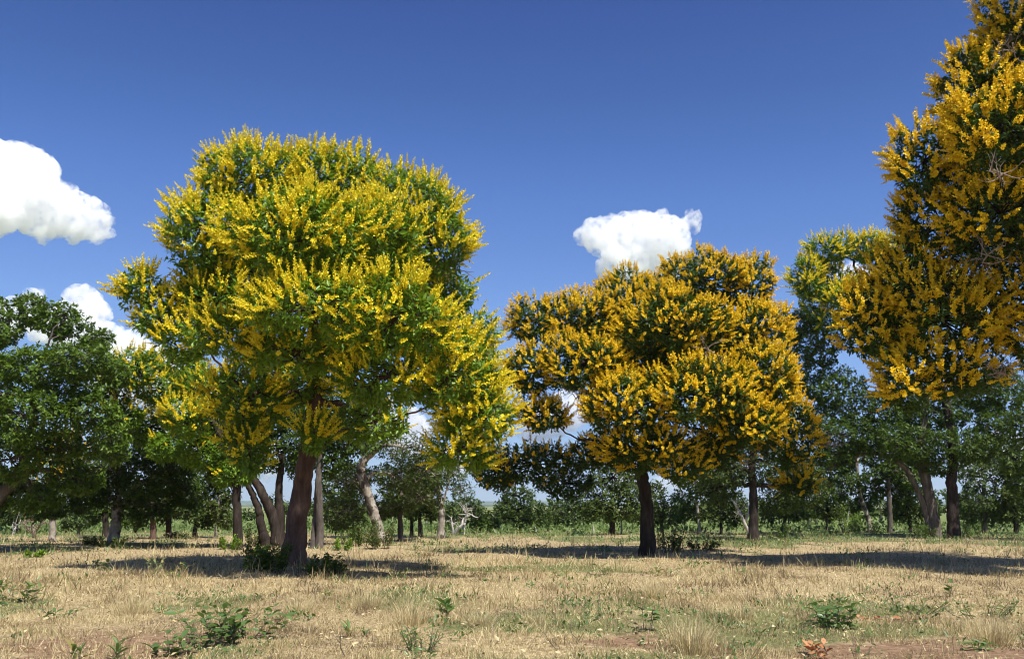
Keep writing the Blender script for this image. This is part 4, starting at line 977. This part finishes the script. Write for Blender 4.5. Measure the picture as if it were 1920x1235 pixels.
weed("leaf_heap", "heap of curled rusty dead leaves at the bottom edge", "dead leaves", 1556, 1232, 110, 22, 6, 6, 22, "dry", 700, None, 0.3, 0.0)
weed("leaf_heap", "scatter of small rusty dead leaves beside the sprawling shrub", "dead leaves", 1640, 1162, 90, 8, 5, 5, 15, "dry", 701, None, 0.3, 0.0)

# bare dead stems
def dead_stem(px, py, tx, ty, label, seed, r=0.006, kids=2):
    rng = np.random.default_rng(seed)
    g = ground_at(px, py); t = at(tx, ty, g[1] + rng.normal(0, 0.08))
    bf = Buf(); C = spline([g - [0, 0, 0.03], (g + t) / 2 + rng.normal(0, 0.03, 3), t], 8)
    tube(bf, C, np.linspace(r, r * 0.4, 8), 5, 0.5)
    for _ in range(kids):
        s = C[rng.integers(3, 7)]; d = unit(t - g + rng.normal(0, 0.25, 3)) * rng.uniform(0.1, 0.25)
        tube(bf, [s, s + d * 0.5 + rng.normal(0, 0.01, 3), s + d], [r * 0.5, r * 0.4, r * 0.25], 4, 0.5, cap=False)
    tag(link("dry_stick", bf.mesh("dry_stick", M_TWIG, g), None, g), label, "dry stick", "bare dry sticks in the grass")
for i, (x, y, tx, ty, lab) in enumerate([
    (652, 1233, 640, 1178, "thick bare stick left of the round weed bush"), (915, 1206, 922, 1166, "short upright dead stem right of the round weed bush"), (932, 1160, 934, 1130, "stubby dead stem beside the upright rosette weed"),
    (1105, 1160, 1098, 1118, "crossed thin dead stems behind the low tussocks"), (1122, 1165, 1128, 1105, "tallest dead stem in the bare middle"), (1050, 1220, 1022, 1180, "dead stem slanting left on the bare soil"), (1085, 1195, 1070, 1172, "little dead stem by the red soil"),
    (1370, 1232, 1358, 1196, "dead stem leaning left beside the largest tussock"), (1395, 1234, 1376, 1200, "dead stem leaning left between tussock and rusty leaves"), (1530, 1222, 1512, 1186, "thin dead stem left of the heap of rusty leaves"), (1604, 1212, 1602, 1186, "thin dead stem above the heap of rusty leaves"),
    (1684, 1145, 1662, 1118, "slanting stick over the dull green weeds"), (1492, 1150, 1490, 1108, "fine dead stem left of the sprawling shrub"), (1386, 1150, 1388, 1120, "fine dead stem by the greyish tussock"), (1785, 1092, 1784, 1050, "tall bare stalk in front of the long right-hand shadow"), (754, 1060, 753, 1008, "tall thin stalk beside the bush under the crooked white trunk"), (560, 1235, 552, 1190, "bare stick right of the large leafy clump")]):
    dead_stem(x, y, tx, ty, lab, 720 + i, 0.008 if i == 0 else 0.005)

def shrub(name, label, px, py, wpx, hpx, n, mat, seed, leaf=0.085, depth=None):
    rng = np.random.default_rng(seed)
    g = ground_at(px, py); k = mpp(g[1]); r = wpx * k / 2; h = hpx * k
    root = empty(name, g, label, "bush", "bushes at the feet of the trees")
    n = int(n * 1.9); cr = Buf(); nst = max(5, n // 120)
    for s in range(nst):
        a = rng.uniform(0, 6.283); q = rng.uniform(0.1, 1) ** 0.6
        foot = g + [np.cos(a) * r * 0.55 * q, np.sin(a) * r * 0.4 * q, -0.03]
        top = foot + [np.cos(a) * r * 0.4 * q, np.sin(a) * r * 0.4 * q, h * rng.uniform(0.45, 1.0)]
        C = spline([foot, (foot + top) / 2 + rng.normal(0, 0.07, 3) * h, top], 6)
        bf = Buf(); tube(bf, C, np.linspace(0.014, 0.005, 6), 4, 0.5, cap=False)
        link("stem", bf.mesh("stem", M_TWIG, g), root)
        m = n // nst
        t = rng.uniform(0.2, 1, m)
        P = C[0] * (1 - t)[:, None] + C[-1] * t[:, None] + rng.normal(0, 0.1, (m, 3)) * (r + h) * 0.4
        P[:, 2] = np.maximum(P[:, 2], g[2] + 0.02)
        ax = unit(rng.normal(0, 1, (m, 3)) + [0, 0, 0.3]); nn = rng.normal(0, 0.5, (m, 3)) + [0, -0.2, 1]
        ll = leaf * rng.uniform(0.6, 1.3, m)
        leaves(cr, P, ax, nn, ll, ll * 0.5, np.clip(rng.normal(0.5, 0.22, m), 0, 1))
    link("foliage", cr.mesh("foliage", mat, g), root)
for i, (lab, x, y, w, h, n, mt) in enumerate([
    ("dark bush hugging the left foot of the leaning reddish trunk", 505, 1072, 100, 52, 900, M_LEAF_DEEP), ("low dark bush at the right foot of the leaning reddish trunk", 600, 1080, 120, 40, 800, M_LEAF_DEEP),
    ("dark tangled bush right of the straight dark trunk", 1255, 1034, 70, 50, 700, M_LEAF_DEEP), ("low bush further right in the golden tree's shadow", 1320, 1032, 90, 26, 450, M_LEAF_OLIVE),
    ("small bush beside the trunk with the swollen foot", 1460, 1012, 60, 30, 400, M_LEAF_DEEP), ("round leafy bush between black trunk and pale leaning trunk", 1590, 996, 80, 48, 900, M_LEAF_BRIGHT),
    ("dark low bush right of the round leafy bush", 1620, 1000, 60, 28, 400, M_LEAF_DEEP), ("dark bush between the grey forked trunk and its limb", 1735, 1010, 50, 36, 450, M_LEAF_DEEP),
    ("ragged bush at the foot of the thick black trunk", 1830, 1006, 70, 30, 400, M_LEAF_DEEP), ("bush standing under the crooked white trunk", 712, 1030, 60, 56, 700, M_LEAF_OLIVE),
    ("dark bush left of the bush under the crooked trunk", 668, 1024, 70, 40, 600, M_LEAF_DEEP), ("reddish-green bush at the forking stems", 478, 1026, 60, 44, 600, M_LEAF_OLIVE),
    ("low bush left of the dark post-like trunk", 428, 1030, 50, 28, 400, M_LEAF_BRIGHT), ("bright low bush in front of the forking stems", 485, 1040, 60, 22, 450, M_LEAF_BRIGHT), ("low bush right of the slim grey trunk", 640, 1032, 50, 26, 350, M_LEAF_BRIGHT),
    ("scrubby growth at the foot of the pale grey trunk", 215, 1026, 70, 22, 450, M_LEAF_OLIVE), ("weedy bush left of the pale grey trunk", 175, 1022, 50, 18, 300, M_LEAF_OLIVE), ("bright weedy bush near the left edge", 60, 1044, 50, 16, 260, M_LEAF_BRIGHT), ("green scrub in front of the three-trunk tree", 330, 1010, 90, 16, 400, M_LEAF_OLIVE)]):
    shrub("bush", lab, x, y, w, h, n, mt, 800 + i)

# thin fence posts on the pasture edge
for i, (x, y, h, lab) in enumerate([(1866, 986, 20, "thin pale fence post on the pasture right of the thick black trunk"), (1165, 1000, 24, "thin pale fence post in front of the large rounded tree"), (1004, 999, 12, "short thin fence post beside the domed dark green tree"), (1112, 998, 14, "short grey fence post left of the large rounded tree")]):
    g = ground_at(x, y); hh = h * mpp(g[1]); bf = Buf()
    tube(bf, spline([g - [0, 0, 0.2], g + [0.02, 0, hh * 0.5], g + [0.0, 0, hh]], 6), np.linspace(0.06, 0.045, 6), 7, 0.5, 0.1, i)
    tag(link("fence_post", bf.mesh("fence_post", M_DEADWOOD, g, True), None, g), lab, "fence post", "fence posts on the pasture edge")

# ------------------------------------------------------------------ clouds
def cloud_mat(name, k):
    """vapour: dense heart, ragged thin edges; k = metres per photo pixel at the cloud"""
    m, nt, out = newmat(name)
    tc = nt.nodes.new("ShaderNodeTexCoord")
    def noise(px, det):
        n = nt.nodes.new("ShaderNodeTexNoise"); n.inputs["Scale"].default_value = 1.0 / (px * k); n.inputs["Detail"].default_value = det; n.inputs["Roughness"].default_value = 0.62
        nt.links.new(tc.outputs["Object"], n.inputs[0]); return n.outputs["Fac"]
    mr = nt.nodes.new("ShaderNodeMapRange"); mr.inputs[1].default_value = 0.42; mr.inputs[2].default_value = 0.66; mr.inputs[3].default_value = 0.0; mr.inputs[4].default_value = 0.11 / k
    nt.links.new(noise(20, 6), mr.inputs[0])
    v = nt.nodes.new("ShaderNodeVolumePrincipled")
    v.inputs["Color"].default_value = (1, 1, 1, 1); v.inputs["Anisotropy"].default_value = 0.0
    nt.links.new(mr.outputs[0], v.inputs["Density"])
    nt.links.new(v.outputs[0], out.inputs["Volume"])
    return m

def cloud(label, Y0, puffs, seed, flat=None):
    """puffs: (px, py, r px); real size at its distance Y0 (a cumulus with its base some 900 m up)"""
    rng = np.random.default_rng(seed); k = mpp(Y0)
    pp = []
    for (x, y, r) in puffs:
        pp.append((x, y, r, rng.normal(0, r * 0.4)))
        for _ in range(int(5 + r / 5)):
            a = rng.uniform(0, 6.283); q = rng.uniform(0.5, 1.0) * r
            pp.append((x + math.cos(a) * q, y + math.sin(a) * q * 0.9, r * rng.uniform(0.22, 0.5), rng.normal(0, r * 0.5)))
    import bmesh
    bm = bmesh.new()
    c0 = at(puffs[0][0], puffs[0][1], Y0)
    for (x, y, r, dd) in pp:
        c = at(x, y, Y0 + dd * k) - c0
        bmesh.ops.create_icosphere(bm, subdivisions=3, radius=r * k, matrix=Matrix.Translation(c.tolist()))
    me = bpy.data.meshes.new("cloud_raw"); bm.to_mesh(me); bm.free()
    o = bpy.data.objects.new("cloud_raw", me); COL.objects.link(o)
    rm = o.modifiers.new("r", 'REMESH'); rm.mode = 'VOXEL'; rm.voxel_size = 4.0 * k
    for sc, st in ((22, 14), (8, 9), (3.5, 4)):
        tx = bpy.data.textures.new("cl", 'CLOUDS'); tx.noise_scale = sc * k; tx.noise_depth = 3
        d = o.modifiers.new("d", 'DISPLACE'); d.texture = tx; d.strength = st * k; d.mid_level = 0.5; d.texture_coords = 'LOCAL'
    dg = bpy.context.evaluated_depsgraph_get()
    m2 = bpy.data.meshes.new_from_object(o.evaluated_get(dg))
    bpy.data.objects.remove(o); bpy.data.meshes.remove(me)
    m2.name = "cloud"; m2.materials.clear(); m2.materials.append(cloud_mat("cloud_vapour", k))
    tag(link("cloud", m2, None, c0), label, "cloud", "cumulus clouds")
cloud("long white cumulus cloud reaching in from the left edge", 3000, [(20, 350, 75), (95, 395, 55), (150, 405, 48), (178, 425, 32), (-60, 350, 110), (60, 410, 35), (10, 295, 30)], 1)
cloud("solitary white cumulus cloud above the golden tree", 2800, [(1190, 450, 56), (1130, 445, 40), (1245, 450, 50), (1170, 490, 45), (1230, 500, 45), (1297, 418, 22), (1105, 450, 18)], 2)
cloud("bright white cumulus head above the glossy green tree", 4500, [(160, 570, 36), (185, 590, 26), (150, 620, 45), (200, 640, 40), (90, 610, 40)], 3)
cloud("low white cumulus between the glossy green tree and the big lemon-yellow tree", 4600, [(245, 655, 38), (290, 690, 45), (230, 720, 50), (330, 760, 60), (60, 560, 22), (20, 600, 40)], 4)
cloud("white cloud low behind the golden tree and its dark trunk", 20000, [(1245, 915, 26), (1280, 905, 22), (1220, 925, 24), (1180, 900, 35), (1320, 900, 30), (1060, 770, 40), (1010, 790, 40)], 5)
cloud("white cloud showing through the yellow-green open crown", 20000, [(1590, 520, 35), (1640, 560, 45), (1620, 610, 40), (1880, 850, 45), (1840, 880, 40)], 6)
cloud("low white cloud behind the lemon-yellow tree", 20000, [(400, 830, 55), (470, 850, 50), (700, 780, 40), (760, 820, 45), (850, 870, 35)], 7)

# ------------------------------------------------------------------ the air of the plain
def haze():
    x0, x1, y0, y1, z0, z1 = -12300, 12300, -3300, 13300, -2.5, 185.0
    V = np.array([(x, y, z) for z in (z0, z1) for y in (y0, y1) for x in (x0, x1)], float)
    Fq = np.array([(0, 2, 3, 1), (4, 5, 7, 6), (0, 1, 5, 4), (2, 6, 7, 3), (0, 4, 6, 2), (1, 3, 7, 5)])
    m, nt, out = newmat("haze_air")
    v = nt.nodes.new("ShaderNodeVolumePrincipled")
    v.inputs["Color"].default_value = (0.72, 0.85, 1.0, 1); v.inputs["Density"].default_value = 0.00009; v.inputs["Anisotropy"].default_value = 0.2
    nt.links.new(v.outputs[0], out.inputs["Volume"])
    tag(link("haze", mesh_np("haze", V, Fq, m)), "thin bluish haze over the far plain", "haze", kind="stuff")
haze()
